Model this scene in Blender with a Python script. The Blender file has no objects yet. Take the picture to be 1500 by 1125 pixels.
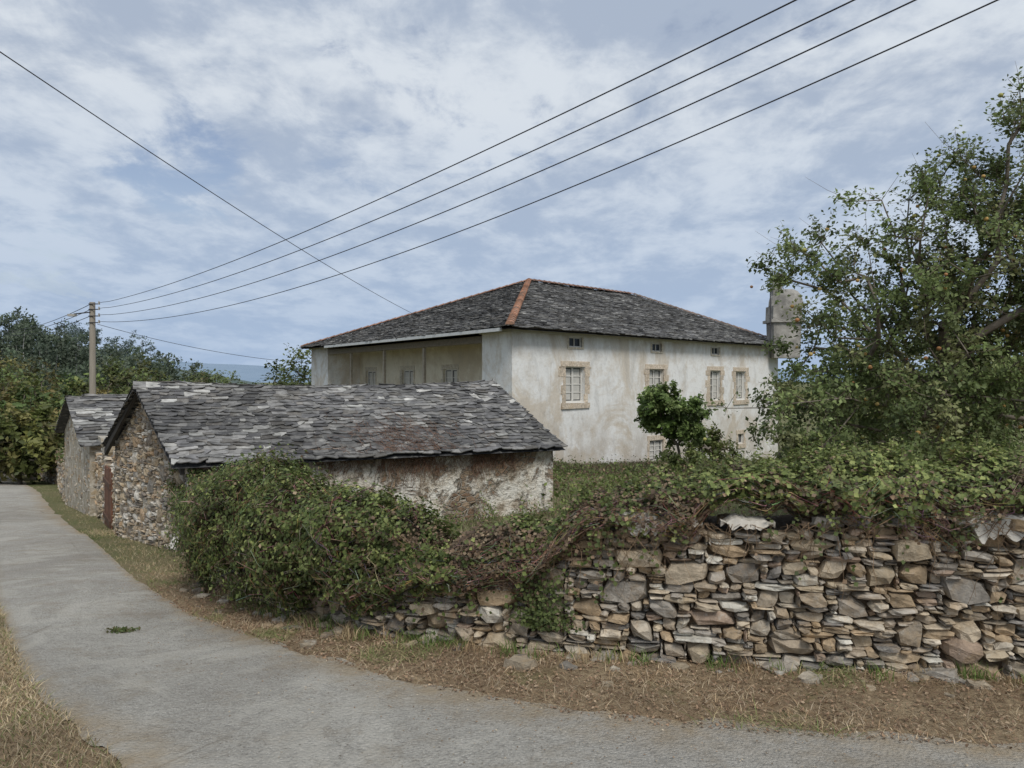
import bpy, math, random
import numpy as np
from mathutils import Vector, noise
random.seed(7); rng=np.random.default_rng(7)
scene=bpy.context.scene
COL=scene.collection

# ------------------------------------------------------------ helpers
def sm(a,b,x):
    t=np.clip((x-a)/(b-a),0,1); return t*t*(3-2*t)
def gz(x,y):
    x=np.asarray(x,float); y=np.asarray(y,float)
    s=0.1-0.04*sm(-3,0,x)
    s=s+0.016*sm(-1,3,x)*sm(12,28,y)
    yy=np.clip(y-3,0,None); yy=np.where(yy>38,38+(1-np.exp(-(yy-38)/10))*6,yy)
    return -s*np.where(yy<0.6,yy*yy/1.2+0*yy,yy-0.3+0.0)-s*0.3*sm(0.6,3,yy)
def gzf(x,y): return float(gz(x,y))
def fn(x,y,z=0.0): return noise.noise(Vector((x,y,z)))

def empty(name):
    o=bpy.data.objects.new(name,None); COL.objects.link(o); return o
def mkobj(name,verts,faces,cols=None,mat=None,parent=None,smooth=False):
    me=bpy.data.meshes.new(name)
    verts=np.asarray(verts,np.float32)
    if isinstance(faces,np.ndarray):
        k=faces.shape[1]; nf=len(faces)
        me.vertices.add(len(verts)); me.vertices.foreach_set('co',verts.ravel())
        me.loops.add(nf*k); me.loops.foreach_set('vertex_index',faces.astype(np.int32).ravel())
        me.polygons.add(nf); me.polygons.foreach_set('loop_start',np.arange(0,nf*k,k,dtype=np.int32))
        try: me.polygons.foreach_set('loop_total',np.full(nf,k,dtype=np.int32))
        except Exception: pass
        me.update(calc_edges=True)
    else:
        me.from_pydata(verts.tolist(),[],faces)
    if cols is not None:
        c=np.ones((len(verts),4),np.float32); c[:,:3]=np.clip(cols,0,1)
        a=me.color_attributes.new('Col','FLOAT_COLOR','POINT'); a.data.foreach_set('color',c.ravel())
    me.validate()
    if smooth: me.polygons.foreach_set('use_smooth',np.ones(len(me.polygons),bool))
    o=bpy.data.objects.new(name,me); COL.objects.link(o)
    if mat: me.materials.append(mat)
    if parent: o.parent=parent
    return o
class MB:
    def __init__(s): s.v=[];s.f=[];s.c=[];s.n=0
    def add(s,v,f,c):
        v=np.asarray(v,float); s.v.append(v); o=s.n
        s.f.extend([tuple(i+o for i in q) for q in f])
        c=np.asarray(c,float); s.c.append(np.tile(c,(len(v),1)) if c.ndim==1 else c); s.n+=len(v)
    def box(s,o,e,n,s0,s1,z0,z1,o0,o1,c=(.5,.5,.5),j=0):
        v=[]
        for z in (z0,z1):
            for (a,b) in ((s0,o0),(s1,o0),(s1,o1),(s0,o1)):
                v.append((o[0]+e[0]*a+n[0]*b+random.uniform(-j,j),o[1]+e[1]*a+n[1]*b+random.uniform(-j,j),z+random.uniform(-j,j)))
        s.add(v,[(0,1,2,3),(7,6,5,4),(1,0,4,5),(2,1,5,6),(3,2,6,7),(0,3,7,4)],c)
    def obj(s,name,mat,parent=None,smooth=False):
        return mkobj(name,np.vstack(s.v),s.f,np.vstack(s.c),mat,parent,smooth)

# ------------------------------------------------------------ materials
class NT:
    def __init__(s,name):
        s.m=bpy.data.materials.new(name); s.m.use_nodes=True; s.t=s.m.node_tree
        s.b=s.t.nodes['Principled BSDF']; s.out=s.t.nodes['Material Output']
        s.b.inputs['Specular IOR Level'].default_value=0.2
        s.tc=s.t.nodes.new('ShaderNodeTexCoord')
    def new(s,ty,**k):
        n=s.t.nodes.new(ty)
        for a,b in k.items():
            if hasattr(n,a): setattr(n,a,b)
        return n
    def link(s,a,b): s.t.links.new(a,b)
    def noise(s,scale,detail=6,rough=.55,dist=0,vec=None,st=None):
        n=s.new('ShaderNodeTexNoise'); n.inputs['Scale'].default_value=scale; n.inputs['Detail'].default_value=detail
        n.inputs['Roughness'].default_value=rough; n.inputs['Distortion'].default_value=dist
        v=vec or s.tc.outputs['Object']
        if st:
            mp=s.new('ShaderNodeMapping'); mp.inputs['Scale'].default_value=st; s.link(v,mp.inputs[0]); v=mp.outputs[0]
        s.link(v,n.inputs['Vector']); return n.outputs['Fac']
    def vor(s,scale,feature='F1',vec=None,st=None,out='Distance'):
        n=s.new('ShaderNodeTexVoronoi'); n.feature=feature; n.inputs['Scale'].default_value=scale
        v=vec or s.tc.outputs['Object']
        if st:
            mp=s.new('ShaderNodeMapping'); mp.inputs['Scale'].default_value=st; s.link(v,mp.inputs[0]); v=mp.outputs[0]
        s.link(v,n.inputs['Vector']); return n.outputs[out]
    def mr(s,x,a,b,c=0,d=1):
        n=s.new('ShaderNodeMapRange'); s.link(x,n.inputs[0])
        for i,q in enumerate((a,b,c,d)): n.inputs[i+1].default_value=q
        return n.outputs[0]
    def math(s,op,a,b=None):
        n=s.new('ShaderNodeMath'); n.operation=op
        for i,q in enumerate((a,b)):
            if q is None: continue
            if isinstance(q,(int,float)): n.inputs[i].default_value=q
            else: s.link(q,n.inputs[i])
        return n.outputs[0]
    def mix(s,f,a,b,mode='MIX'):
        n=s.new('ShaderNodeMixRGB'); n.blend_type=mode
        for i,q in enumerate((f,a,b)):
            if isinstance(q,(int,float)): n.inputs[i].default_value=q
            elif isinstance(q,tuple): n.inputs[i].default_value=(*q,1)
            else: s.link(q,n.inputs[i])
        return n.outputs[0]
    def attr(s):
        n=s.new('ShaderNodeAttribute'); n.attribute_name='Col'; return n.outputs['Color']
    def sepz(s,ax='Z'):
        n=s.new('ShaderNodeSeparateXYZ'); s.link(s.tc.outputs['Object'],n.inputs[0]); return n.outputs[ax]
    def bump(s,h,strength=.5,dist=.02):
        n=s.new('ShaderNodeBump'); n.inputs['Strength'].default_value=strength; n.inputs['Distance'].default_value=dist
        s.link(h,n.inputs['Height']); s.link(n.outputs[0],s.b.inputs['Normal'])
    def done(s,col,rough=.9):
        if isinstance(col,tuple): s.b.inputs['Base Color'].default_value=(*col,1)
        else: s.link(col,s.b.inputs['Base Color'])
        s.b.inputs['Roughness'].default_value=rough
        return s.m

def m_attr(name,ns=20,amt=.5,rough=.9,bs=60,bd=.01,bst=.6,spot=None,spt=(.6,.7),sps=14,spa=.6,spot2=None):
    t=NT(name); n=t.noise(ns,6,.6)
    f=t.mr(n,.25,.75,1-amt,1+amt)
    c=t.new('ShaderNodeVectorMath'); c.operation='SCALE'; t.link(t.attr(),c.inputs[0]); t.link(f,c.inputs['Scale'])
    cc=c.outputs[0]
    if spot: cc=t.mix(t.math('MULTIPLY',t.mr(t.noise(sps,8,.7),*spt),spa),cc,spot)
    if spot2: cc=t.mix(t.math('MULTIPLY',t.mr(t.noise(4.5,8,.72,.5),.50,.66),.55),cc,spot2)
    t.bump(t.noise(bs,6,.65),bst,bd)
    return t.done(cc,rough)
M_stone=m_attr('stone_mat',14,.45,.95,34,.016,1.0,(.52,.49,.42),(.56,.70),20,.55,(.40,.28,.155))
M_slate=m_attr('slate_mat',9,.5,.85,30,.012,.5,(.40,.39,.35),(.56,.68),7,.5)
M_wood=m_attr('wood_mat',8,.3,.8,30,.004,.4)
M_paint=m_attr('painted_wood_mat',6,.12,.6,40,.002,.3)
M_apple=m_attr('apple_skin_mat',30,.2,.45,40,.001,.1)
M_tile=m_attr('clay_tile_mat',8,.4,.9,30,.006,.5,(.20,.19,.17),(.50,.62),5,.7)
M_bark=m_attr('bark_mat',14,.4,.95,40,.01,.6)
def m_leaf(name,tr=.3,rough=.5):
    t=NT(name); t.link(t.attr(),t.b.inputs['Base Color']); t.b.inputs['Roughness'].default_value=rough
    t.b.inputs['Specular IOR Level'].default_value=.3
    tl=t.new('ShaderNodeBsdfTranslucent'); t.link(t.attr(),tl.inputs[0])
    mx=t.new('ShaderNodeMixShader'); mx.inputs[0].default_value=tr
    t.link(t.b.outputs[0],mx.inputs[1]); t.link(tl.outputs[0],mx.inputs[2]); t.link(mx.outputs[0],t.out.inputs['Surface'])
    return t.m
M_leaf=m_leaf('leaf_mat',.32,.55); M_straw=m_leaf('straw_mat',.2,.8)

def m_plaster(name,base,stain,grey,zlo,zhi,amt=.5):
    t=NT(name)
    n1=t.mr(t.noise(.30,11,.68,.9),.49,.57); n2=t.mr(t.noise(1.5,9,.70),.48,.64)
    n3=t.mr(t.noise(.9,9,.72,1.2,None,(1.3,1.3,.5)),.50,.66)
    c=t.mix(t.math('MULTIPLY',n1,.62*amt*2),base,stain)
    c=t.mix(t.math('MULTIPLY',n2,.38),c,tuple(x*.92 for x in stain))
    c=t.mix(t.math('MULTIPLY',n3,.34),c,grey)
    zl=t.mr(t.sepz(),zhi,zlo)
    low=t.math('MULTIPLY',zl,t.mr(t.noise(.6,10,.72),.36,.54))
    c=t.mix(t.math('MULTIPLY',low,.85),c,tuple(a*.55+b*.45 for a,b in zip(grey,stain)))
    up=t.math('MULTIPLY',t.mr(t.sepz(),2.3,3.4),t.mr(t.noise(1.0,8,.7,.3,None,(1,1,.3)),.42,.60))
    c=t.mix(t.math('MULTIPLY',up,.65),c,tuple(a*.5+b*.5 for a,b in zip(grey,stain)))
    c=t.mix(t.math('MULTIPLY',t.mr(t.noise(9,7,.7),.54,.70),.30),c,grey)
    t.bump(t.noise(6,9,.7),.5,.05)
    return t.done(c,.95)
M_white=m_plaster('white_plaster_mat',(.77,.765,.735),(.52,.43,.31),(.33,.31,.28),-2.4,.8)
M_cream=m_plaster('cream_plaster_mat',(.68,.63,.51),(.50,.42,.30),(.36,.34,.29),-2.6,-.6)

t=NT('old_render_over_rubble_mat')
v=t.vor(7.5,'DISTANCE_TO_EDGE',None,(1,1,1.7)); vc=t.vor(7.5,'F1',None,(1,1,1.7),'Color')
joint=t.mr(v,.02,.09)
sepc=t.new('ShaderNodeSeparateColor'); t.link(vc,sepc.inputs[0])
st=t.mix(sepc.outputs[0],(.22,.14,.09),(.42,.32,.22))
st=t.mix(joint,(.44,.40,.33),st)
pm=t.mr(t.noise(1.9,10,.72,.6),.45,.51)
pl=t.mix(t.mr(t.noise(3.5,9,.68),.44,.66),(.74,.71,.63),(.50,.42,.31))
c=t.mix(pm,st,pl)
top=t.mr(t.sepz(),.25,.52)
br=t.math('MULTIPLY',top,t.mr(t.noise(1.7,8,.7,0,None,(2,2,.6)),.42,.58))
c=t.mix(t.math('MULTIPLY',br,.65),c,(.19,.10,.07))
c=t.mix(t.math('MULTIPLY',t.mr(t.noise(3.5,9,.75),.54,.64),.65),c,(.18,.14,.10))
h=t.math('ADD',t.math('MULTIPLY',joint,t.math('SUBTRACT',1,pm)),t.math('MULTIPLY',pm,1.3))
t.bump(t.math('ADD',h,t.noise(20,6,.6)),1.0,.05)
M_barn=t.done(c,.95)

t=NT('mortar_mat'); t.bump(t.noise(22,8,.72),.9,.04)
M_mortar=t.done(t.mix(t.mr(t.noise(5,9,.68),.38,.62),(.32,.26,.18),(.56,.52,.44)),.95)
t=NT('earth_core_mat'); t.bump(t.noise(25,8,.7),.8,.03)
M_core=t.done(t.mix(t.mr(t.noise(6,8,.6),.35,.65),(.08,.055,.035),(.20,.15,.10)),.95)
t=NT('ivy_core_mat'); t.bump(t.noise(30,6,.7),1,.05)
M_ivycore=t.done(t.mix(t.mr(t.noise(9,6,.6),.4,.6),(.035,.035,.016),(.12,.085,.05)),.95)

t=NT('ground_mat')
b=t.mix(t.mr(t.noise(1.3,8,.65),.35,.65),(.27,.19,.115),(.41,.32,.20))
b=t.mix(t.mr(t.noise(22,6,.7),.42,.72),b,(.15,.10,.06))
b=t.mix(t.math('MULTIPLY',t.mr(t.noise(1.1,7,.7,.5),.54,.64),.7),b,(.13,.16,.05))
g=t.mix(t.mr(t.noise(.8,8,.65),.35,.65),(.10,.12,.04),(.18,.16,.085))
far=t.mr(t.sepz('Y'),6.5,10)
t.bump(t.noise(35,8,.75),.8,.04)
M_ground=t.done(t.mix(far,b,g),.95)

t=NT('worn_asphalt_mat')
b=t.mix(t.mr(t.noise(.5,9,.68,.5),.36,.62),(.365,.342,.30),(.505,.48,.425))
g1=t.noise(75,5,.8); g2=t.vor(60,'F1'); g3=t.noise(20,7,.78)
b=t.mix(t.mr(g3,.45,.64,0,.5),b,(.24,.225,.195))
b=t.mix(t.mr(g1,.50,.64,0,.7),b,(.16,.15,.13))
b=t.mix(t.mr(g2,.24,.05,0,.7),b,(.74,.71,.64))
b=t.mix(t.math('MULTIPLY',t.mr(t.noise(2.6,10,.78),.50,.64),.5),b,(.28,.235,.175))
b=t.mix(t.math('MULTIPLY',t.mr(t.noise(.9,6,.6,2.0),.52,.60),.35),b,(.57,.54,.47))
cr=t.vor(.45,'DISTANCE_TO_EDGE',None,(1,1,1))
b=t.mix(t.math('MULTIPLY',t.mr(cr,.006,.0),t.mr(t.noise(1.2,5,.6),.5,.62,0,.5)),b,(.14,.12,.09))
at=t.new('ShaderNodeAttribute'); at.attribute_name='Col'
edge=t.math('MULTIPLY',at.outputs['Fac'],t.mr(t.noise(3.5,8,.7),.35,.6))
b=t.mix(edge,b,(.36,.28,.18))
t.bump(t.math('ADD',t.math('ADD',g1,g3),t.math('MULTIPLY',g2,.8)),.8,.02)
M_road=t.done(b,1.0); t.b.inputs['Specular IOR Level'].default_value=.05

def m_flat(name,c,rough=.6,metal=0):
    t=NT(name); f=t.noise(5,4); t.b.inputs['Metallic'].default_value=metal
    return t.done(t.mix(f,tuple(x*.8 for x in c),tuple(min(1,x*1.2) for x in c)),rough)
M_glass=m_flat('window_glass_mat',(.035,.04,.045),.12)
M_wire=m_flat('wire_mat',(.045,.045,.05),.6)
t=NT('concrete_mat'); t.bump(t.noise(12,8,.6),.4,.02)
M_conc=t.done(t.mix(t.mr(t.noise(1.5,8,.65),.38,.62),(.20,.19,.17),(.40,.38,.34)),.9)
t=NT('wooden_pole_mat'); M_pole=t.done(t.mix(t.noise(3,6,.6,0,None,(4,4,.4)),(.22,.19,.15),(.38,.34,.28)),.9)

# ------------------------------------------------------------ ground
def axis(lo,hi,fine_lo,fine_hi,st):
    a=list(np.arange(fine_lo,fine_hi+1e-6,st)); d=st; x=fine_hi
    while x<hi: d*=1.18; x+=d; a.append(x)
    d=st; x=fine_lo
    while x>lo: d*=1.18; x-=d; a.insert(0,x)
    return np.array(a)
gx=axis(-3000,3000,-14,8,.2); gy=axis(-300,5000,0,24,.2)
X,Y=np.meshgrid(gx,gy); Z=gz(X,Y)
V=np.stack([X,Y,Z],-1).reshape(-1,3); nx=len(gx); ny=len(gy)
i,j=np.meshgrid(np.arange(nx-1),np.arange(ny-1)); a=(j*nx+i).ravel()
mkobj('ground',V,np.stack([a,a+1,a+nx+1,a+nx],-1),None,M_ground,None,True)

# ------------------------------------------------------------ road
R=[(9,3.2),(4,3.25),(2.26,3.31),(.8,3.53),(.17,3.75),(-.56,4.12),(-1.28,4.71),(-2.4,5.86),(-3.9,7.8),(-5.2,9.7),(-6.85,12.1),(-7.7,13.2),(-12.1,19.6),(-20.6,32),(-32,47),(-60,75)]
L=[(9,-.8),(4,-.6),(2.2,-.2),(.6,.5),(-.1,1.1),(-.9,2.2),(-1.5,2.95),(-1.95,3.38),(-2.5,3.95),(-3.24,4.88),(-4.7,6.8),(-7.6,10.6),(-14.6,18.5),(-23,31),(-35,46),(-63,74)]
def catmull(P,k=14):
    P=[np.array(p,float) for p in P]; P=[2*P[0]-P[1]]+P+[2*P[-1]-P[-2]]; o=[]
    for i in range(1,len(P)-2):
        for q in range(k):
            t_=q/k; a,b,c,d=P[i-1],P[i],P[i+1],P[i+2]
            o.append(.5*((2*b)+(-a+c)*t_+(2*a-5*b+4*c-d)*t_**2+(-a+3*b-3*c+d)*t_**3))
    o.append(P[-2]); return np.array(o)
Rc=catmull(R); Lc=catmull(L); nd=28; rv=[];rc=[]
for k in range(len(Rc)):
    jr=.10*fn(Rc[k][0]*2.5,Rc[k][1]*2.5)+.06*fn(Rc[k][0]*9,Rc[k][1]*9); jl=.08*fn(Lc[k][0]*3+9,Lc[k][1]*3)+.04*fn(Lc[k][0]*11,Lc[k][1]*9)
    w=np.linalg.norm(Rc[k]-Lc[k])
    for q in range(nd+1):
        f=q/nd; f2=f*(1+(jr+jl)/w)-jl/w
        p=Lc[k]*(1-f2)+Rc[k]*f2
        rv.append((p[0],p[1],gzf(p[0],p[1])+.006+.014*min(1,4*f,4*(1-f))))
        e=min(f,1-f)*w; rc.append([max(0,1-e/.4)]*3)
n1=nd+1; i,j=np.meshgrid(np.arange(nd),np.arange(len(Rc)-1)); a=(j*n1+i).ravel()
mkobj('road',np.array(rv),np.stack([a,a+n1,a+n1+1,a+1],-1),np.array(rc),M_road,None,True)

# ------------------------------------------------------------ stones
tv=[];idx={}
for x in(-1,0,1):
    for y in(-1,0,1):
        for z in(-1,0,1):
            if (x,y,z)!=(0,0,0): idx[(x,y,z)]=len(tv); tv.append((x,y,z))
tf=[]
for ax in range(3):
    for sg in(-1,1):
        o=[q for q in range(3) if q!=ax]
        for a in(-1,0):
            for b in(-1,0):
                q=[]
                for da,db in((0,0),(1,0),(1,1),(0,1)):
                    p=[0,0,0];p[ax]=sg;p[o[0]]=a+da;p[o[1]]=b+db;q.append(idx[tuple(p)])
                if (sg>0)==(ax==1): q=q[::-1]
                tf.append(tuple(q))
tv=np.array(tv,float); tvn=tv/((np.abs(tv)**5).sum(1)**(1/5))[:,None]; tvr=tv/((np.abs(tv)**3).sum(1)**(1/3))[:,None]
class Path:
    def __init__(s,P):
        s.P=np.array(P,float); s.d=np.r_[0,np.cumsum(np.linalg.norm(np.diff(s.P,axis=0),axis=1))]; s.L=s.d[-1]
    def at(s,q):
        p=np.array([np.interp(q,s.d,s.P[:,0]),np.interp(q,s.d,s.P[:,1])])
        p2=np.array([np.interp(q+.15,s.d,s.P[:,0]),np.interp(q+.15,s.d,s.P[:,1])]); p1=np.array([np.interp(q-.15,s.d,s.P[:,0]),np.interp(q-.15,s.d,s.P[:,1])])
        e=(p2-p1); e/=np.linalg.norm(e); return p,e,np.array([e[1],-e[0]])
PAL=[(.43,.355,.25),(.49,.41,.30),(.39,.32,.235),(.33,.28,.215),(.28,.25,.21),(.54,.475,.375),(.44,.33,.21),(.38,.29,.19),(.36,.27,.20),(.58,.55,.47),(.34,.31,.265),(.44,.395,.33),(.22,.205,.185)]
def stone_face(mb,path,zb,zt,cw=.03,ch=.02,big=(5,8,6,11,.16),med=(3,4,5,12,.22),thin=(1,2,5,12),depth=.16,gap=.003,pal=PAL,prot=.03,bright=1,wave=.0):
    """irregular rubble: scattered big stones first, then medium, then thin slates fill the rest"""
    nc=int(path.L/cw); zlo=min(zb(q*cw) for q in range(0,nc,5)); zhi=max(zt(q*cw) for q in range(0,nc,3)); nr=int((zhi-zlo)/ch)+1
    occ=np.zeros((nr,nc),bool)
    for c in range(nc):
        lo,hi=zb(c*cw)-.12,zt(c*cw)-.01
        for r in range(nr):
            z=zlo+r*ch
            if z<lo or z+ch*.6>hi: occ[r,c]=True
    tot=(~occ).sum(); S_=[]
    for h0,h1,w0,w1,frac in (big,med):
        cov=0;tries=0
        while cov<frac*tot and tries<20000:
            tries+=1; h=random.randint(h0,h1);w=random.randint(w0,w1);w=max(w,int(h*ch/cw*1.15))
            if nr<=h or nc<=w: break
            r=random.randint(0,nr-h);c=random.randint(0,nc-w)
            if occ[r:r+h,c:c+w].any(): continue
            occ[r:r+h,c:c+w]=True;cov+=h*w;S_.append((r,c,h,w))
    for r in range(nr):
        c=0
        while c<nc:
            if occ[r,c]: c+=1;continue
            run=0
            while c+run<nc and not occ[r,c+run]: run+=1
            w=random.randint(thin[2],thin[3])
            if run<=w+2: w=run if run<=thin[3]+2 else run//2
            h=0;H=random.randint(thin[0],thin[1]+(1 if random.random()<.25 else 0))
            while h<H and r+h<nr and not occ[r+h,c:c+w].any(): h+=1
            occ[r:r+h,c:c+w]=True;S_.append((r,c,h,w));c+=w
    for r,c,h,w in S_:
        P,e,n=path.at((c+w/2)*cw); hw=w*cw/2-gap; hh=h*ch/2-gap*.5
        v=(tvr if (h>=3 and random.random()<.4) else tvn).copy()+rng.normal(0,.13,tvn.shape)*np.array([.9,.7,1])
        ar=min(1,hh/hw)
        v[:,0]+=v[:,2]*random.uniform(-.5,.5)*ar
        v[:,2]+=v[:,0]*random.uniform(-.30,.30)
        v[:,2]*=1-.45*random.random()*np.clip(v[:,0]*random.choice((-1,1)),0,1)
        off=random.uniform(-prot,prot)
        loc=v*np.array([hw*1.05,depth/2,hh*1.14])
        pw=P[None]+loc[:,:1]*e[None]+(loc[:,1:2]-depth/2+off)*n[None]
        zz=zlo+(r+h/2)*ch+loc[:,2]+wave*(fn(c*cw*1.1,r*ch*1.5)+.5*fn(c*cw*4,r*ch*4))
        k=np.array(random.choice(pal))*random.uniform(.75,1.18)*bright
        mb.add(np.c_[pw,zz],tf,k)

WP=[(-3.95,9.45),(-3.55,8.5),(-2.74,7.17),(-1.67,5.74),(-.92,5.08),(-.22,4.78),(.415,4.57),(1.0,4.44),(1.76,4.31),(2.83,4.14),(4.5,4.0),(8,3.95)]
wall=Path(WP)
WX=[-3.95,-2.74,-1.67,-.92,-.22,.415,1.0,2.83,4.5,8]; WT=[.25,.42,.50,.42,.42,.60,.74,.80,.84,.86]
def wtop(s_):
    x=np.interp(s_,wall.d,wall.P[:,0]); return float(np.interp(x,WX,WT))+.08*fn(s_*2.2,3.3)
def wbot(s_):
    p,e,n=wall.at(s_); return gzf(p[0],p[1])-.02
def sx(x): return float(np.interp(x,wall.P[:,0],wall.d))
sw=empty('stone_boundary_wall')
mb=MB(); stone_face(mb,wall,wbot,wtop,cw=.02,ch=.018,big=(4,7,6,14,.28),med=(2,4,4,10,.42),thin=(1,2,4,10),wave=.05,prot=.038)
for q in range(150):
    s_=random.uniform(2.0,wall.L-2); p,e,n=wall.at(s_); p=p+n*abs(random.gauss(0,.16))
    r=random.uniform(.012,.045)*(1.6 if random.random()<.12 else 1); v=tvn*np.array([r*1.4,r,r*.55])+rng.normal(0,.14*r,tvn.shape)
    a=random.uniform(0,6.28); cx=v[:,0]*math.cos(a)-v[:,1]*math.sin(a); cy=v[:,0]*math.sin(a)+v[:,1]*math.cos(a)
    mb.add(np.c_[cx+p[0],cy+p[1],v[:,2]+gzf(p[0],p[1])+r*.1],tf,np.array(random.choice(PAL))*random.uniform(.55,.9))
for q in range(70):
    s_=random.uniform(2.5,wall.L-2); p,e,n=wall.at(s_); p=p-n*abs(random.gauss(.06,.08))
    r=random.uniform(.025,.07); v=tvn*np.array([r*1.4,r,r*.5])+rng.normal(0,.12*r,tvn.shape)
    a=random.uniform(0,6.28); cx=v[:,0]*math.cos(a)-v[:,1]*math.sin(a); cy=v[:,0]*math.sin(a)+v[:,1]*math.cos(a)
    mb.add(np.c_[cx+p[0],cy+p[1],v[:,2]+wtop(s_)+r*.3],tf,np.array(random.choice(PAL))*random.uniform(.7,1.05))
mb.obj('stones',M_stone,sw)
mb=MB(); ns=90; v=[]
for q in range(ns+1):
    s_=wall.L*q/ns; p,e,n=wall.at(s_); a=p-n*.085; b=p-n*.6; t0=wtop(s_)-.03
    v+= [(a[0],a[1],-1.2),(a[0],a[1],t0),(b[0],b[1],t0),(b[0],b[1],-1.2)]
f=[]
for q in range(ns):
    o=q*4
    for k in range(3): f.append((o+k,o+4+k,o+5+k,o+1+k))
mb.add(v,f,(.1,.08,.06)); mb.obj('earth_core',M_core,sw)
M_rem=m_plaster('render_remnant_mat',(.66,.63,.56),(.46,.38,.27),(.30,.27,.22),-3,-2,.3)
mb=MB()
for (x0,x1,zt_,zh) in ((.58,.92,.80,.10),(.96,1.12,.775,.04),(1.22,1.52,.79,.055),(2.42,2.95,.85,.09),(3.1,3.7,.86,.10)):
    s0,s1=sx(x0),sx(x1); K=44; vt=[];ff=[]
    for q in range(K+1):
        s_=s0+(s1-s0)*q/K; p,e,n=wall.at(s_); tap=min(1,q/9,(K-q)/9)
        bz=zt_-zh*(.1+.9*tap)*(1+.9*fn(s_*9,x0*5)+.6*fn(s_*28,x0)); tz=zt_+.03*fn(s_*9,1)-.04*(1-tap)+.012*fn(s_*30,2)
        of=.045+.02*fn(s_*6,2)
        for (zz,oo) in ((bz,of),(tz,of-.015),(tz+.004,of-.14),(bz,of-.06)):
            vt.append((p[0]+n[0]*oo,p[1]+n[1]*oo,zz))
    for q in range(K):
        for k in range(4): ff.append((q*4+k,q*4+4+k,q*4+4+(k+1)%4,q*4+(k+1)%4))
    mb.add(vt,ff,(.6,.6,.55))
mb.obj('render_remnants',M_rem,sw)

# ------------------------------------------------------------ foliage helpers
def unit(v): return v/np.maximum(np.linalg.norm(v,axis=-1,keepdims=True),1e-6)
def leaves(name,P,Nn,S,C,mat,parent=None,asp=.62):
    n=len(P); Nn=unit(Nn); r=rng.normal(size=(n,3)); a=unit(np.cross(Nn,r)); b=np.cross(Nn,a); S=S[:,None]
    v=np.empty((n,4,3)); v[:,0]=P-a*S*.5; v[:,2]=P+a*S*.5
    v[:,1]=P+b*S*asp*.5+Nn*S*.12-a*S*.08; v[:,3]=P-b*S*asp*.5+Nn*S*.12-a*S*.08
    o=np.arange(n)[:,None]*4
    F=np.concatenate([o+np.array([0,1,2]),o+np.array([0,2,3])])
    return mkobj(name,v.reshape(-1,3),F,np.repeat(C,4,0),mat,parent)
def blades(name,P,H,W,lean,C,mat,parent=None):
    n=len(P); a=rng.uniform(0,6.28,n); d=np.stack([np.cos(a),np.sin(a),0*a],-1); l=rng.uniform(0,6.28,n)
    le=np.stack([np.cos(l),np.sin(l),0*l],-1)*(lean*H)[:,None]; up=np.array([0,0,1.])
    v=np.empty((n,5,3)); W=W[:,None]; Hh=H[:,None]
    v[:,0]=P-d*W; v[:,1]=P+d*W; v[:,2]=P+d*W*.8+up*Hh*.55+le*.35; v[:,3]=P-d*W*.8+up*Hh*.55+le*.35; v[:,4]=P+up*Hh*.9+le
    o=np.arange(n)[:,None]*5
    F=np.concatenate([o+np.array([0,1,2]),o+np.array([0,2,3]),o+np.array([3,2,4])])
    return mkobj(name,v.reshape(-1,3),F,np.repeat(C,5,0),mat,parent)
def tubes(name,paths,rad,C,mat,parent=None):
    N_,K,_=paths.shape; d=unit(paths[:,-1]-paths[:,0]+1e-4); r=rng.normal(size=(N_,3)); a=unit(np.cross(d,r)); b=np.cross(d,a)
    v=np.empty((N_,K,3,3))
    for k in range(K):
        rr=(rad*(1-.6*k/(K-1)))[:,None]
        for m in range(3):
            an=m*2.094; v[:,k,m]=paths[:,k]+(a*math.cos(an)+b*math.sin(an))*rr
    F=[]; base=np.arange(N_)[:,None]*K*3
    for k in range(K-1):
        for m in range(3): F.append(base+np.array([k*3+m,k*3+(m+1)%3,(k+1)*3+(m+1)%3,(k+1)*3+m]))
    return mkobj(name,v.reshape(-1,3),np.concatenate(F),np.repeat(C,K*3,0),mat,parent)
def pal(n,cols,var=.25):
    cols=np.array(cols); i=rng.integers(0,len(cols),n); return cols[i]*(1+rng.uniform(-var,var,(n,1)))

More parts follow.
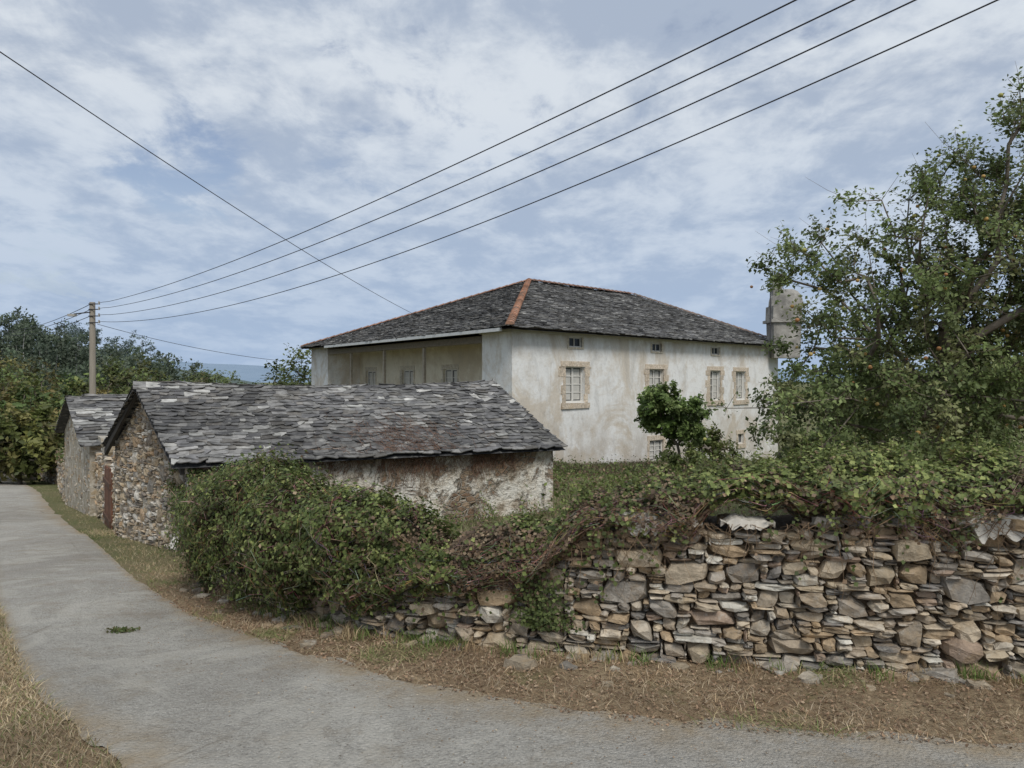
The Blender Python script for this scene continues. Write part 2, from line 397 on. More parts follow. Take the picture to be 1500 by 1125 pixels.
# ------------------------------------------------------------ ivy on the wall
IX=[-3.9,-3.4,-3.1,-2.85,-2.3,-1.6,-1.0,-.7,-.45,-.2,.2,.5,.8,1.1,1.8,2.8,4.5,8]
IT=[-.3,.0,.38,.66,.86,.82,.74,.66,.62,.62,.70,.88,.99,1.06,1.12,1.16,1.19,1.22]
IB=[-.5,-.45,-.28,-.22,-.10,-.04,.06,.14,.20,.24,.34,.50,.64,.68,.70,.72,.74,.76]
IW=[.05,.12,.30,.40,.46,.42,.36,.30,.27,.26,.28,.36,.42,.44,.46,.48,.5,.5]
IO=[.0,.0,.0,.0,-.05,-.1,-.15,-.15,-.14,-.13,-.18,-.30,-.37,-.39,-.41,-.43,-.45,-.46]
def ivy_pt(s_,th,k=1.0):
    p,e,n=wall.at(s_); x=p[0]; T,B,W,O=(float(np.interp(x,IX,q)) for q in (IT,IB,IW,IO))
    bm=1+.38*fn(s_*1.7,th*1.1,1)+.34*fn(s_*4,th*2.4,2)+.20*fn(s_*9,th*6,5)
    T=T+.14*fn(s_*2.3,8.1)+.09*fn(s_*6,2.1); B=B+.18*fn(s_*2.7,4.4)+.14*fn(s_*7,6.4)
    cz=(T+B)/2; hz=(T-B)/2
    o=O+W*math.cos(th)*k*bm; z=cz+hz*math.sin(th)*(k*(.6+.4*bm) if th<1 else k*(.85+.15*bm))
    return (p[0]+n[0]*o,p[1]+n[1]*o,z),(n[0]*math.cos(th)/W,n[1]*math.cos(th)/W,math.sin(th)/max(hz,.1)),x
ivy=empty('ivy')
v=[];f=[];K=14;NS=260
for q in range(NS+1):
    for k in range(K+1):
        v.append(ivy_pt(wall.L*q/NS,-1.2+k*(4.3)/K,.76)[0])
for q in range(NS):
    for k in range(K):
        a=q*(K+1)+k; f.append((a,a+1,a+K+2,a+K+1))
mb=MB(); mb.add(v,f,(.03,.03,.015)); mb.obj('dark_core',M_ivycore,ivy)  # dark core put in behind the leaves to block see-through
P=[];Nn=[];S=[];C=[]
G1=[(.095,.128,.036),(.12,.155,.045),(.075,.10,.03),(.15,.18,.06),(.105,.125,.042)]
G2=[(.24,.275,.09),(.29,.32,.11),(.19,.23,.075),(.14,.175,.05)]
BR=[(.27,.185,.115),(.20,.14,.09),(.33,.25,.16),(.16,.11,.075)]
for q in range(78000):
    s_=random.uniform(.8,wall.L-2.2); th=random.uniform(-1.3,2.5)
    k0=random.uniform(.80,1.04)
    if random.random()<.14: k0=random.uniform(1.02,1.22)
    p,n,x=ivy_pt(s_,th,k0)
    big=x<-.6
    d=fn(p[0]*2.6,p[1]*2.6,p[2]*2.6+5); d2=fn(p[0]*8,p[1]*8,p[2]*8+2)
    mid=np.interp(x,[-1.7,-1.0,-.5,-.1,.4,.8,1.3,3],[0,.18,.55,.66,.60,.42,.24,.18])
    low=1-min(1,max(0,(p[2]-np.interp(x,IX,IB))/(max(.12,.75*(np.interp(x,IX,IT)-np.interp(x,IX,IB))))))
    bare=mid*.85+(low*.80 if x>.3 else low*.12)
    if d*0.7+d2*.35+.5<bare*random.uniform(.6,1.3):
        if random.random()<.42: continue
        col=random.choice(BR); sz=random.uniform(.014,.032)
    else:
        if random.random()<.12-d2*.4: continue
        if big: col=random.choice(G1 if random.random()<.82 else G2); sz=random.uniform(.020,.044)
        else: col=random.choice(G2 if random.random()<.3+.6*sm(.85,1.12,p[2]) else G1); sz=random.uniform(.018,.042)
        if random.random()<.07: col=random.choice(BR)
    k=random.uniform(.7,1.3)*(1+.5*d+.35*d2)
    P.append(p);Nn.append((n[0]+random.gauss(0,.7),n[1]+random.gauss(0,.7),n[2]*.6+.35+random.gauss(0,.6)));S.append(sz);C.append([c_*k for c_ in col])
TP=[];TC=[];TR=[]
for q in range(760):
    x=random.uniform(-3.0,-.4) if random.random()<.5 else random.uniform(.3,4.3)
    s_=sx(x);th=random.uniform(-.5,1.9);p,n,_=ivy_pt(s_,th,.95);p=np.array(p);dd=unit((unit(np.array(n)[None])[0]*.7+np.array([0,0,.35])+rng.normal(0,.45,3))[None])[0]
    L_=random.uniform(.05,.19);pp=[];cc=np.array(random.choice(G1+G2))
    for k in range(6):
        u_=k/5;pt=p+dd*L_*u_+np.array([0,0,-.25*L_*u_*u_])+rng.normal(0,.004,3);pp.append(pt)
        for _ in range(2):
            P.append(pt+rng.normal(0,.012,3));Nn.append(dd*.3+rng.normal(0,.6,3)+[0,0,.4]);S.append(random.uniform(.016,.036)*(1.1-.4*u_));C.append(cc*random.uniform(.8,1.3))
    TP.append(pp);TR.append(.0018);TC.append((.20,.16,.09))
leaves('leaves',np.array(P),np.array(Nn),np.array(S),np.array(C),M_leaf,ivy,.85)
for q in range(4200):
    x=random.uniform(-.9,4.4) if random.random()<.85 else random.uniform(-3.0,-.8)
    s_=sx(x)+random.uniform(-.1,.1); th=random.uniform(-1.3,.8) if x>-.8 else random.uniform(-1.1,1.7); K=6; ds=random.gauss(0,.15); dth=-random.uniform(.1,.9)
    k0=random.uniform(.85,1.08); pp=[]
    for k in range(K):
        u_=k/(K-1); p,n,_=ivy_pt(s_+ds*u_+.03*random.gauss(0,1),th+dth*u_,k0+.06*random.gauss(0,1)); pp.append(p)
    TP.append(pp);TR.append(random.uniform(.0012,.0032));TC.append([c_*random.uniform(.6,1.5) for c_ in random.choice([(.27,.20,.13),(.21,.155,.105),(.34,.28,.19),(.17,.13,.09)])])
tubes('vines',np.array(TP),np.array(TR),np.array(TC),M_bark,ivy)
TP=[];TC=[];TR=[];P=[];Nn=[];S=[];C=[]
for q in range(520):
    x=random.uniform(-2.6,4.4) if random.random()<.7 else random.gauss(0,.7); s0=sx(x); zt=wtop(s0)+.04; K=8; L_=abs(random.gauss(0,.18))+.05; dr=random.gauss(0,.12); pp=[]
    lf=random.random()<(.65 if x<-.2 else .45 if x<.5 else .15)
    for k in range(K):
        u_=k/(K-1); p,e,n=wall.at(s0+dr*u_+random.gauss(0,.012)); o=.04+random.uniform(0,.02); pp.append((p[0]+n[0]*o,p[1]+n[1]*o,max(wbot(s0)+.03,zt-L_*u_)))
        if lf and random.random()<.6:
            for _ in range(random.randint(1,3)):
                P.append(np.array(pp[-1])+rng.normal(0,.02,3)+np.array([n[0],n[1],0])*.02);Nn.append((n[0],n[1],.3+random.gauss(0,.4)));S.append(random.uniform(.016,.036));C.append(np.array(random.choice(G1+BR[:1]))*random.uniform(.7,1.3))
    TP.append(pp);TR.append(random.uniform(.0012,.003));TC.append(np.array(random.choice([(.26,.18,.11),(.20,.14,.09)]))*random.uniform(.6,1.3))
tubes('hanging_vines',np.array(TP),np.array(TR),np.array(TC),M_bark,ivy)
for q in range(620):
    s_=sx(.2)+random.gauss(0,.07+.05*random.random());p,e,n=wall.at(s_);z=gzf(*p)+.16+abs(random.gauss(0,.15)); P.append((p[0]+n[0]*random.uniform(.03,.08),p[1]+n[1]*random.uniform(.03,.08),z));Nn.append((n[0],n[1],.4+random.gauss(0,.5)));S.append(random.uniform(.014,.032));C.append(np.array(random.choice(G1))*random.uniform(.5,1.1))
leaves('hanging_leaves',np.array(P),np.array(Nn),np.array(S),np.array(C),M_leaf,ivy,.85)

# ------------------------------------------------------------ slate roofs
SL=[(.135,.132,.13),(.175,.172,.165),(.205,.20,.19),(.155,.152,.15),(.235,.228,.215),(.11,.108,.107),(.185,.18,.17),(.165,.155,.14)]
SLL=[(.38,.37,.34),(.33,.325,.30),(.43,.42,.39)]
def slates(mb,eL,eR,rR,rL,exp,wd,light=.1,th=.018,sag=0,tone=1.0):
    eL,eR,rR,rL=[np.array(q,float) for q in (eL,eR,rR,rL)]
    up=((rR+rL)/2-(eL+eR)/2); Ls=np.linalg.norm(up); rows=int(Ls/exp)
    nrm=unit(np.cross(eR-eL,up))
    if nrm[2]<0: nrm=-nrm
    e=unit((eR-eL)[None])[0]; u=unit((up-e*np.dot(up,e))[None])[0]
    Lu=np.dot(up,u)
    for r in range(rows+1):
        b0=r/rows
        a0=eL+(rL-eL)*b0; a1=eR+(rR-eR)*b0; W=np.linalg.norm(a1-a0)
        if W<wd*.3: continue
        kL=np.dot(rL-eL,e)/Lu; kR=np.dot(rR-eR,e)/Lu
        s_=random.uniform(-.5*wd,0)
        while s_<W:
            w=wd*random.uniform(.45,1.6); s0=max(s_,0)-.02; s1=min(s_+w,W)+.02
            if s1-s0>.05:
                cx=(s0+s1)/2; p=a0+e*cx; n_=fn(p[0]*.9,p[1]*.9,p[2]*1.5); n2=fn(p[0]*3+5,p[1]*3,p[2]*3)
                dz=-sag*math.sin(math.pi*min(1,max(0,cx/W)))*(.3+.7*b0)+ .03*n_
                lift=random.uniform(.004,.03)*(exp/.12)
                lo0,lo1=random.uniform(-.45,.25)*exp,random.uniform(-.45,.25)*exp
                hi=exp*1.35; g=.006
                rem=Lu*(1-b0)
                def q(a_,b_,h):
                    bb=min(b_,rem+.02); lim0=kL*max(0,bb)-.02; lim1=W+kR*max(0,bb)+.02
                    a2=min(max(a_,lim0),max(lim0,lim1))
                    return p+e*(a2-cx)+u*bb+nrm*h+np.array([0,0,dz])
                h0=th+lift; h1=th*.5; tw=random.uniform(-.012,.012)
                ja,jb=random.uniform(0,.25)*w,random.uniform(0,.25)*w
                top=[q(s0+g,lo0+exp*.25*random.random(),h0+tw),q(s0+ja+.02,lo0-.05*exp,h0+tw),q(s1-jb-.02,lo1-.05*exp,h0-tw),q(s1-g,lo1+exp*.25*random.random(),h0-tw),q(s1-g,hi,h1),q(s0+g,hi,h1)]
                bot=[x-nrm*th for x in top]
                c=np.array(random.choice(SL))
                if random.random()<light*(1+3*n2): c=np.array(random.choice(SLL))
                c=c*random.uniform(.7,1.25)*(1+.6*n_)*tone
                mb.add(top+bot,[(0,1,2,3,4,5),(0,6,7,1),(1,7,8,2),(2,8,9,3),(3,9,10,4),(5,11,6,0)],c)
            s_+=w
    d=nrm*-.02+np.array([0,0,-sag*.6])
    mb.add([eL+d,eR+d,rR+d,rL+d],[(0,1,2,3)],(.06,.06,.06))
def barrel(mb,a,b,r,seg,c,cl=True):
    a=np.array(a,float);b=np.array(b,float);L_=np.linalg.norm(b-a);e=(b-a)/L_;side=unit(np.cross(e,[0,0,1.]));up=np.cross(side,e);n=int(L_/seg)
    for k in range(n):
        r0=r*1.1;r1=r*.9;v=[];
        for (t_,rr,h) in((k*seg-.03,r0,.02),((k+1)*seg+.02,r1,0)):
            for m in range(7):
                an=math.pi*m/6; v.append(a+e*t_+side*math.cos(an)*rr+up*(math.sin(an)*rr*.8+h))
        f=[(m,m+7,m+8,m+1) for m in range(6)]+[tuple(range(7))]
        mb.add(v,f,np.array(c)*random.uniform(.65,1.2))

# ------------------------------------------------------------ barn
barn=empty('stone_barn')
E1=np.array((-4.2,9.7));E2=np.array((.66,12.1));gv=np.array((-2.2,2.4));E4=E1+gv;E3=E2+gv
R1=(E1+E4)/2;R2=(E2+E3)/2; ez=.63
e=unit((E2-E1)[None])[0]; nf=np.array([e[1],-e[0]])
def wallquad(mb,p,q,z0,z1,c=(.5,.5,.5)):
    mb.add([(p[0],p[1],z0),(q[0],q[1],z0),(q[0],q[1],z1),(p[0],p[1],z1)],[(0,1,2,3)],c)
mb=MB(); nseg=40
for k in range(nseg):
    a=E1+(E2-E1)*k/nseg; b=E1+(E2-E1)*(k+1)/nseg
    for z0,z1 in((-1.6,-.5),(-.5,-.25),(-.25,0),(0,.3),(.3,ez+.02)):
        v=[]
        for (p,z) in((a,z0),(b,z0),(b,z1),(a,z1)):
            o=.06*fn(p[0]*1.3,z*1.4,3); v.append((p[0]+nf[0]*o,p[1]+nf[1]*o,z))
        mb.add(v,[(0,1,2,3)],(.5,.5,.5))
wallquad(mb,E3,E4,-1.6,ez)
zr1,zr2=1.56,1.43
mb.add([(E2[0],E2[1],-1.6),(E3[0],E3[1],-1.6),(E3[0],E3[1],ez),(R2[0],R2[1],zr2-.06),(E2[0],E2[1],ez)],[(0,1,2,3,4)],(.5,.5,.5))
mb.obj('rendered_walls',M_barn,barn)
gp=Path([E4,(E4+E1)/2,E1])
_,ge,gn=gp.at(gp.L/2)
RUB=[(.42,.34,.24),(.48,.39,.27),(.36,.29,.21),(.54,.48,.39),(.42,.30,.19),(.30,.27,.23),(.58,.54,.47),(.25,.21,.17)]
mb=MB(); gg=E1-gn*.034,E4-gn*.034
mb.add([(gg[1][0],gg[1][1],-1.9),(gg[0][0],gg[0][1],-1.9),(gg[0][0],gg[0][1],ez),(R1[0]-gn[0]*.034,R1[1]-gn[1]*.034,zr1-.05),(gg[1][0],gg[1][1],ez)],[(0,1,2,3,4)],(.5,.5,.5))
mb.obj('gable_mortar',M_mortar,barn)
mb=MB()
def gt(s_): return ez+(zr1-ez)*(1-abs(s_/gp.L*2-1))-.06
stone_face(mb,gp,lambda s_:gzf(*gp.at(s_)[0])-.1,gt,cw=.035,ch=.03,big=(4,7,5,9,.25),med=(2,4,4,7,.3),thin=(1,2,3,6),depth=.16,gap=.008,prot=.018,pal=RUB)
mb.obj('gable_stones',M_stone,barn)
mb=MB(); slates(mb,(*(E1+nf*.22-e*.18),ez-.09),(*(E2+nf*.22+e*.12),ez-.09),(*(R2+e*.12),zr2),(*(R1-e*.18),zr1),.09,.155,.06,.014,.06,.84)
slates(mb,(*(E3-nf*.2+e*.12),ez-.09),(*(E4-nf*.2-e*.18),ez-.09),(*(R1-e*.18),zr1),(*(R2+e*.12),zr2),.14,.26,.08)
K=34
for k in range(K):
    a=np.array((*(R1-e*.18),zr1+.0));b=np.array((*(R2+e*.12),zr2+.0));t0=k/K;t1=(k+1.1)/K
    for sg in(-1,1):
        sg_=lambda t_:np.array([0,0,-.06*math.sin(math.pi*min(1,t_))])
        p=a+(b-a)*t0+sg_(t0);q=a+(b-a)*t1+sg_(t1);o=np.array((nf[0]*sg*.16,nf[1]*sg*.16,-.08+random.uniform(-.01,.01)));u3=np.array((0,0,.02+random.uniform(0,.014)))
        mb.add([p+u3,q+u3,q+o+u3,p+o+u3,p,q,q+o,p+o],[(0,1,2,3),(3,2,6,7),(0,3,7,4),(1,5,6,2)],np.array(random.choice(SL+SLL[:2]))*random.uniform(.8,1.2))
mb.obj('slate_roof',M_slate,barn)
mb=MB()
for (a,b,za,zb_) in((E1,R1,ez,zr1),(E4,R1,ez,zr1)):
    p=np.array((*(a-e*.12),za-.16));q=np.array((*(b-e*.12),zb_-.10)); w=np.array((e[0]*.05,e[1]*.05,0));h=np.array((0,0,.1))
    ext=(p-q)*.08
    p=p+ext
    mb.add([p,q,q+w,p+w,p+h,q+h,q+w+h,p+w+h],[(0,1,2,3),(7,6,5,4),(1,0,4,5),(2,1,5,6),(3,2,6,7),(0,3,7,4)],(.05,.045,.04))
mb.box(E1,e,nf,-.1,5.5,ez-.16,ez-.09,.05,.10,(.05,.04,.035))
mb.obj('eaves_board',M_wood,barn)
TP=[];TC=[];TR=[]
for q in range(1300):
    s_=random.uniform(.2,5.3) if random.random()<.5 else random.gauss(3.6,.5)
    s_=min(5.35,max(.1,s_)); L_=abs(random.gauss(0,.22))+.06; dr=random.gauss(0,.12); pp=[]; z0=ez-.1-abs(random.gauss(0,.08))
    if fn(s_*1.5,7)<-.05 and random.random()<.8: continue
    for k in range(7):
        u_=k/6; o=.05*fn((E1+e*s_)[0]*1.3,0,3)+.05+random.uniform(0,.03); p=E1+e*(s_+dr*u_+random.gauss(0,.015))+nf*o; pp.append((p[0],p[1],z0-L_*u_))
    TP.append(pp);TR.append(random.uniform(.002,.004));TC.append(np.array(random.choice([(.20,.11,.075),(.15,.09,.06),(.26,.17,.11)]))*random.uniform(.6,1.3))
for q in range(260):
    s_=random.gauss(3.0,.45); b0=max(0,random.gauss(.12,.16)); b1=b0+random.uniform(.05,.2); ds=random.gauss(0,.15); pp=[]
    lo=np.array((*(E1+nf*.22),ez-.09));rg=np.array((*R1,zr1))
    for k in range(7):
        u_=k/6; bb=b0+(b1-b0)*u_; p=lo+(rg-lo)*bb; p=p+np.array((*(e*(s_+ds*u_+random.gauss(0,.02))),.035-.13*bb*(s_/5.4)+random.uniform(0,.02))); pp.append(p)
    TP.append(pp);TR.append(random.uniform(.002,.004));TC.append(np.array(random.choice([(.22,.13,.09),(.16,.10,.07)]))*random.uniform(.7,1.3))
tubes('dead_creeper',np.array(TP),np.array(TR),np.array(TC),M_bark,barn)
P=[];Nn=[];S=[];C=[]
for q in range(5200):
    r_=random.random()
    if r_<.4:
        p=E1+ge*-abs(random.gauss(0,.22))+gn*random.uniform(.02,.12); z=random.uniform(-.2,ez+.25); s_=np.linalg.norm(p-E1)
        if z>gt(gp.L-s_)+.02: z=gt(gp.L-s_)-random.uniform(0,.1)
        if fn(p[0]*4,z*4,8)<-.1: continue
        n=gn
    else:
        p=E1+e*abs(random.gauss(0,.8))+nf*random.uniform(.02,.25); z=random.uniform(-.4,ez-.12); n=nf
        if z>.55-.6*np.linalg.norm(p-E1)*.9: continue
    P.append((p[0],p[1],z));Nn.append((n[0]+random.gauss(0,.5),n[1]+random.gauss(0,.5),.4+random.gauss(0,.4)));S.append(random.uniform(.03,.05));C.append(np.array(random.choice(G1+BR[:1]))*random.uniform(.7,1.3))
for q in range(2600):
    s_=random.uniform(1.5,5.6); p=E1+e*s_+nf*random.uniform(.02,.35); z=-.66+abs(random.gauss(0,.14))*(1+fn(s_*3,2)*2.0); P.append((p[0],p[1],z));Nn.append((nf[0],nf[1],.4));S.append(.035);C.append(np.array(random.choice(G1+G2[2:]+BR[:2]))*random.uniform(.7,1.3))
leaves('corner_ivy',np.array(P),np.array(Nn),np.array(S),np.array(C),M_leaf,barn,.8)
mb=MB(); p0=E1+gn*.30+e*.25
mb.add([(p0[0]-.16,p0[1]-.1,-.52),(p0[0]-.08,p0[1]-.1,-.55),(p0[0]+.09,p0[1]+.0,-.12),(p0[0]+.01,p0[1]+.0,-.10)],[(0,1,2,3)],(.6,.58,.54))
ob=mb.obj('leaning_board',M_paint); md=ob.modifiers.new('t','SOLIDIFY'); md.thickness=.02

# ------------------------------------------------------------ outbuilding
ob_=empty('stone_outbuilding')
F1=np.array((-9.0,16.));F4=np.array((-11.8,19.8)); fd=unit((F4-F1)[None])[0]; fe=np.array([fd[1],-fd[0]]); F2=F1+fe*6;F3=F4+fe*6
S1=(F1+F4)/2;S2=(F2+F3)/2;fz=.28;fr=1.2
mb=MB(); wallquad(mb,F1,F2,-2.4,fz);wallquad(mb,F3,F4,-2.4,fz)
mb.add([(F4[0],F4[1],-2.6),(F1[0],F1[1],-2.6),(F1[0],F1[1],fz),(S1[0],S1[1],fr-.05),(F4[0],F4[1],fz)],[(0,1,2,3,4)],(.5,.5,.5))
mb.add([(F2[0],F2[1],-2.6),(F3[0],F3[1],-2.6),(F3[0],F3[1],fz),(S2[0],S2[1],fr-.05),(F2[0],F2[1],fz)],[(0,1,2,3,4)],(.5,.5,.5))
mb.obj('walls',M_mortar,ob_)
gp2=Path([F4,S1,F1]); mb=MB()
SF2=dict(cw=.05,ch=.04,big=(4,7,5,8,.25),med=(2,4,4,7,.3),thin=(1,2,3,5),depth=.14,gap=.012,prot=.022,pal=RUB)
stone_face(mb,gp2,lambda s_:gzf(*gp2.at(s_)[0])-.1,lambda s_: fz+(fr-fz)*(1-abs(s_/gp2.L*2-1))-.05,**SF2)
gp3=Path([F1,(F1*.8+F2*.2)]); stone_face(mb,gp3,lambda s_:-1.5,lambda s_:fz,**SF2)
mb.obj('stones',M_stone,ob_)
mb=MB(); fn2=-fd
slates(mb,(*(F1+fn2*.2-fe*.2),fz-.06),(*(F2+fn2*.2),fz-.06),(*S2,fr),(*(S1-fe*.2),fr),.15,.26,.25,.018,0,.9)
slates(mb,(*(F3-fn2*.2),fz-.06),(*(F4-fn2*.2-fe*.2),fz-.06),(*(S1-fe*.2),fr),(*S2,fr),.17,.3,.2)
mb.obj('slate_roof',M_slate,ob_)
yw=empty('yard_wall')
a0=E4+gn*-.05; b0=F1+fe*.1
yp=Path([b0,(b0+a0)/2,a0]); mb=MB()
_,ye,yn=yp.at(yp.L/2)
gate0,gate1=yp.L-2.4,yp.L-1.1
def yt(s_):
    if gate0<s_<gate1: return -9
    return .42+.05*fn(s_*3,1) if abs(s_-gate0+.35)<.4 or s_>gate1 else .1+.08*fn(s_*2,2)
stone_face(mb,yp,lambda s_:gzf(*yp.at(s_)[0])-.1,yt,**{**SF2,'depth':.3,'gap':.006})
mb.obj('stones',M_stone,yw)
mb=MB(); mb.box(yp.at(0)[0],ye,yn,0,gate0,-2.2,-.0,-.4,-.08); mb.box(yp.at(0)[0],ye,yn,gate1,yp.L,-2.2,.3,-.4,-.08); mb.obj('core',M_mortar,yw)
mb=MB(); mb.box(yp.at(0)[0],ye,yn,gate0-.75,gate0,.42,.50,-.4,.06,(.4,.37,.31),.01); mb.obj('capstone',M_stone,yw)
gt_=empty('wooden_gate'); mb=MB()
for k in range(9): mb.box(yp.at(0)[0],ye,yn,gate0+.02+k*.14,gate0+.15+k*.14,-1.25,-.0+random.uniform(-.05,.05),-.02,.01,np.array((.17,.085,.055))*random.uniform(.7,1.3))
for z in(-.95,-.3): mb.box(yp.at(0)[0],ye,yn,gate0+.02,gate1-.02,z,z+.09,.012,.04,(.11,.065,.045))
mb.obj('boards',M_wood,gt_)

fw=empty('roadside_stone_wall')
fp=Path([(-33,49.5),(-20.0,33),(-12.3,20.6)])
mb=MB()
stone_face(mb,fp,lambda s_:gzf(*fp.at(s_)[0])-.1,lambda s_:gzf(*fp.at(s_)[0])+1.35+.1*fn(s_*.8,0),cw=.12,ch=.08,big=(3,4,3,5,.2),med=(2,3,3,5,.3),thin=(1,2,2,4),depth=.4,gap=.012,prot=.03,bright=.9)
mb.obj('stones',M_stone,fw)
P=[];C=[]
for q in range(5000):
    s_=random.uniform(0,fp.L);p,e_,n_=fp.at(s_);z=gzf(*p)+1.35+random.gauss(0,.10)-abs(random.gauss(0,.12));P.append((p[0]+n_[0]*random.uniform(-.4,.1),p[1]+n_[1]*random.uniform(-.4,.1),z));C.append(np.array(random.choice(G1+BR))*random.uniform(.7,1.3))
P=np.array(P);leaves('wall_creeper',P,rng.normal(size=P.shape)+[0,0,.6],rng.uniform(.06,.13,len(P)),np.array(C),M_leaf,fw)

# ------------------------------------------------------------ house
house=empty('white_house')
A=np.array((0.,27.));Cc=np.array((14.7,41.5));B=np.array((-11.7,43.8));D=B+(Cc-A)
he=unit((Cc-A)[None])[0];hn=np.array([he[1],-he[0]]);HL=np.linalg.norm(Cc-A)
bd=unit((B-A)[None])[0];be=-bd;bn=np.array([be[1],-be[0]]);BL=np.linalg.norm(B-A)
Zt=3.5
def wall_open(mb,o,e,n,s0,s1,z0,z1,ops,depth=.35,c=(.6,.6,.6)):
    ss=sorted({s0,s1,*[q for w in ops for q in w[:2]]}); zs=sorted({z0,z1,*[q for w in ops for q in w[2:4]]})
    P=lambda s_,z,d=0:(o[0]+e[0]*s_+n[0]*d,o[1]+e[1]*s_+n[1]*d,z)
    for i in range(len(ss)-1):
        for j in range(len(zs)-1):
            cs,cz=(ss[i]+ss[i+1])/2,(zs[j]+zs[j+1])/2
            if any(w[0]<cs<w[1] and w[2]<cz<w[3] for w in ops): continue
            mb.add([P(ss[i],zs[j]),P(ss[i+1],zs[j]),P(ss[i+1],zs[j+1]),P(ss[i],zs[j+1])],[(0,1,2,3)],c)
    for w in ops:
        a,b,lo,hi=w[:4]; d=-depth
        for q in([P(a,lo),P(b,lo),P(b,lo,d),P(a,lo,d)],[P(a,hi),P(a,hi,d),P(b,hi,d),P(b,hi)],[P(a,lo),P(a,lo,d),P(a,hi,d),P(a,hi)],[P(b,lo),P(b,hi),P(b,hi,d),P(b,lo,d)]):
            mb.add(q,[(0,1,2,3)],c)
def ft(t_): return t_*HL
wins=[(.169,1.15,.73,2.14,1),(.437,1.15,.70,2.10,1),(.679,1.0,.62,2.08,1),(.80,1.0,.60,2.06,1)]
att=[(.169,.78,2.90,3.28),(.437,.72,2.88,3.24),(.679,.70,2.86,3.22)]
low=[(.437,1.1,-2.0,-1.05,1),(.679,.6,-1.7,-1.25,0),(.80,.6,-1.65,-1.15,0)]
ops=[(ft(t_)-w/2,ft(t_)+w/2,a_,b_) for t_,w,a_,b_,*_ in wins]+[(ft(t_)-w/2,ft(t_)+w/2,a_,b_) for t_,w,a_,b_ in att]+[(ft(t_)-w/2,ft(t_)+w/2,a_,b_) for t_,w,a_,b_,*_ in low]
mb=MB(); wall_open(mb,A,he,hn,0,HL,-3.5,Zt,ops)
retL=2.0; pierL=2.6; RD=1.9
wall_open(mb,B,be,bn,BL-retL,BL,-3.5,Zt,[])
wall_open(mb,B,be,bn,0,pierL,-3.5,Zt,[])
wall_open(mb,B,be,bn,pierL,BL-retL,-3.5,-.2,[])
for s_ in(BL-retL,pierL):
    p=B+be*s_;q=p-bn*RD; mb.add([(p[0],p[1],-.2),(q[0],q[1],-.2),(q[0],q[1],Zt),(p[0],p[1],Zt)],[(0,1,2,3)],(.6,.6,.6))
wallquad(mb,Cc,D,-3.5,Zt);wallquad(mb,D,B,-3.5,Zt)
mb.obj('walls',M_white,house)
mb=MB(); gw=[(BL-m-.62,BL-m+.62,.65,2.12) for m in(7.68,11.95,16.4)]
wall_open(mb,B-bn*RD,be,bn,pierL-.05,BL-retL+.05,-.2,Zt,gw)
p,q=B+be*pierL,B+be*(BL-retL); mb.add([(*p,-.2),(*q,-.2),(*(q-bn*RD),-.2),(*(p-bn*RD),-.2)],[(0,1,2,3)],(.5,.5,.5))
mb.add([(*p,3.3),(*q,3.3),(*(q-bn*RD),3.3),(*(p-bn*RD),3.3)],[(0,1,2,3)],(.5,.5,.5))
mb.obj('gallery_walls',M_cream,house)
mb=MB(); mb.box(B,be,bn,pierL,BL-retL,3.02,3.28,-.16,.02,(.20,.17,.13))  # beam coloured dark to deepen the shadow under the gallery ceiling
for s_ in (5.6,9.6,13.6): mb.box(B,be,bn,s_,s_+.12,-.2,3.02,-.16,-.04,(.34,.30,.24))
mb.box(B,be,bn,pierL,BL-retL,.62,.70,-.12,-.04,(.28,.24,.18))
mb.obj('gallery_timbers',M_wood,house)
mb=MB(); mb.box(B,be,bn,pierL+1.0,BL+.1,3.34,3.46,.50,.60,(.62,.62,.60)); mb.obj('gutter',M_paint,house)
mb=MB(); mb.box(A,he,hn,-.12,HL+.1,3.34,3.46,.004,.14,(.56,.54,.49)); mb.box(A,he,hn,-.2,HL+.2,3.464,3.53,.004,.28,(.42,.40,.36))
mb.box(B,be,bn,BL-retL,BL+.14,3.34,3.46,.004,.14,(.5,.48,.43)); mb.obj('cornice',M_paint,house)
fr=MB();gl=MB();su=MB();sh=MB()
def window(o,e,n,s0,s1,z0,z1,kind,d=.16):
    W=s1-s0;f=.065 if kind==1 else .04
    for bx in((s0,s0+f,z0,z1),(s1-f,s1,z0,z1),(s0+f,s1-f,z0,z0+f),(s0+f,s1-f,z1-f,z1)): fr.box(o,e,n,*bx,-d-.06,-d,(.62,.60,.55))
    gl.box(o,e,n,s0+f,s1-f,z0+f,z1-f,-d-.05,-d-.04,(.03,.03,.03))
    m=(s0+s1)/2
    if kind==1:
        fr.box(o,e,n,m-.045,m+.045,z0+f,z1-f,-d-.055,-d+.01,(.60,.58,.53))
        for sd in(-1,1):
            a=min(m+sd*.045,m+sd*(W/2-f));b=max(m+sd*.045,m+sd*(W/2-f))
            for k in(1,2,3):
                z=z0+f+(z1-z0-2*f)*k/4; fr.box(o,e,n,a,b,z-.016,z+.016,-d-.038,-d-.005,(.60,.58,.53))
            g_=.04 if random.random()<.6 else .09
            sh.box(o,e,n,a+g_,b-g_,z0+f+.04,z1-f-.04,-d-.038,-d-.028,(.50,.485,.44))
    elif kind==0:
        fr.box(o,e,n,m-.02,m+.02,z0+f,z1-f,-d-.038,-d,(.55,.53,.48))
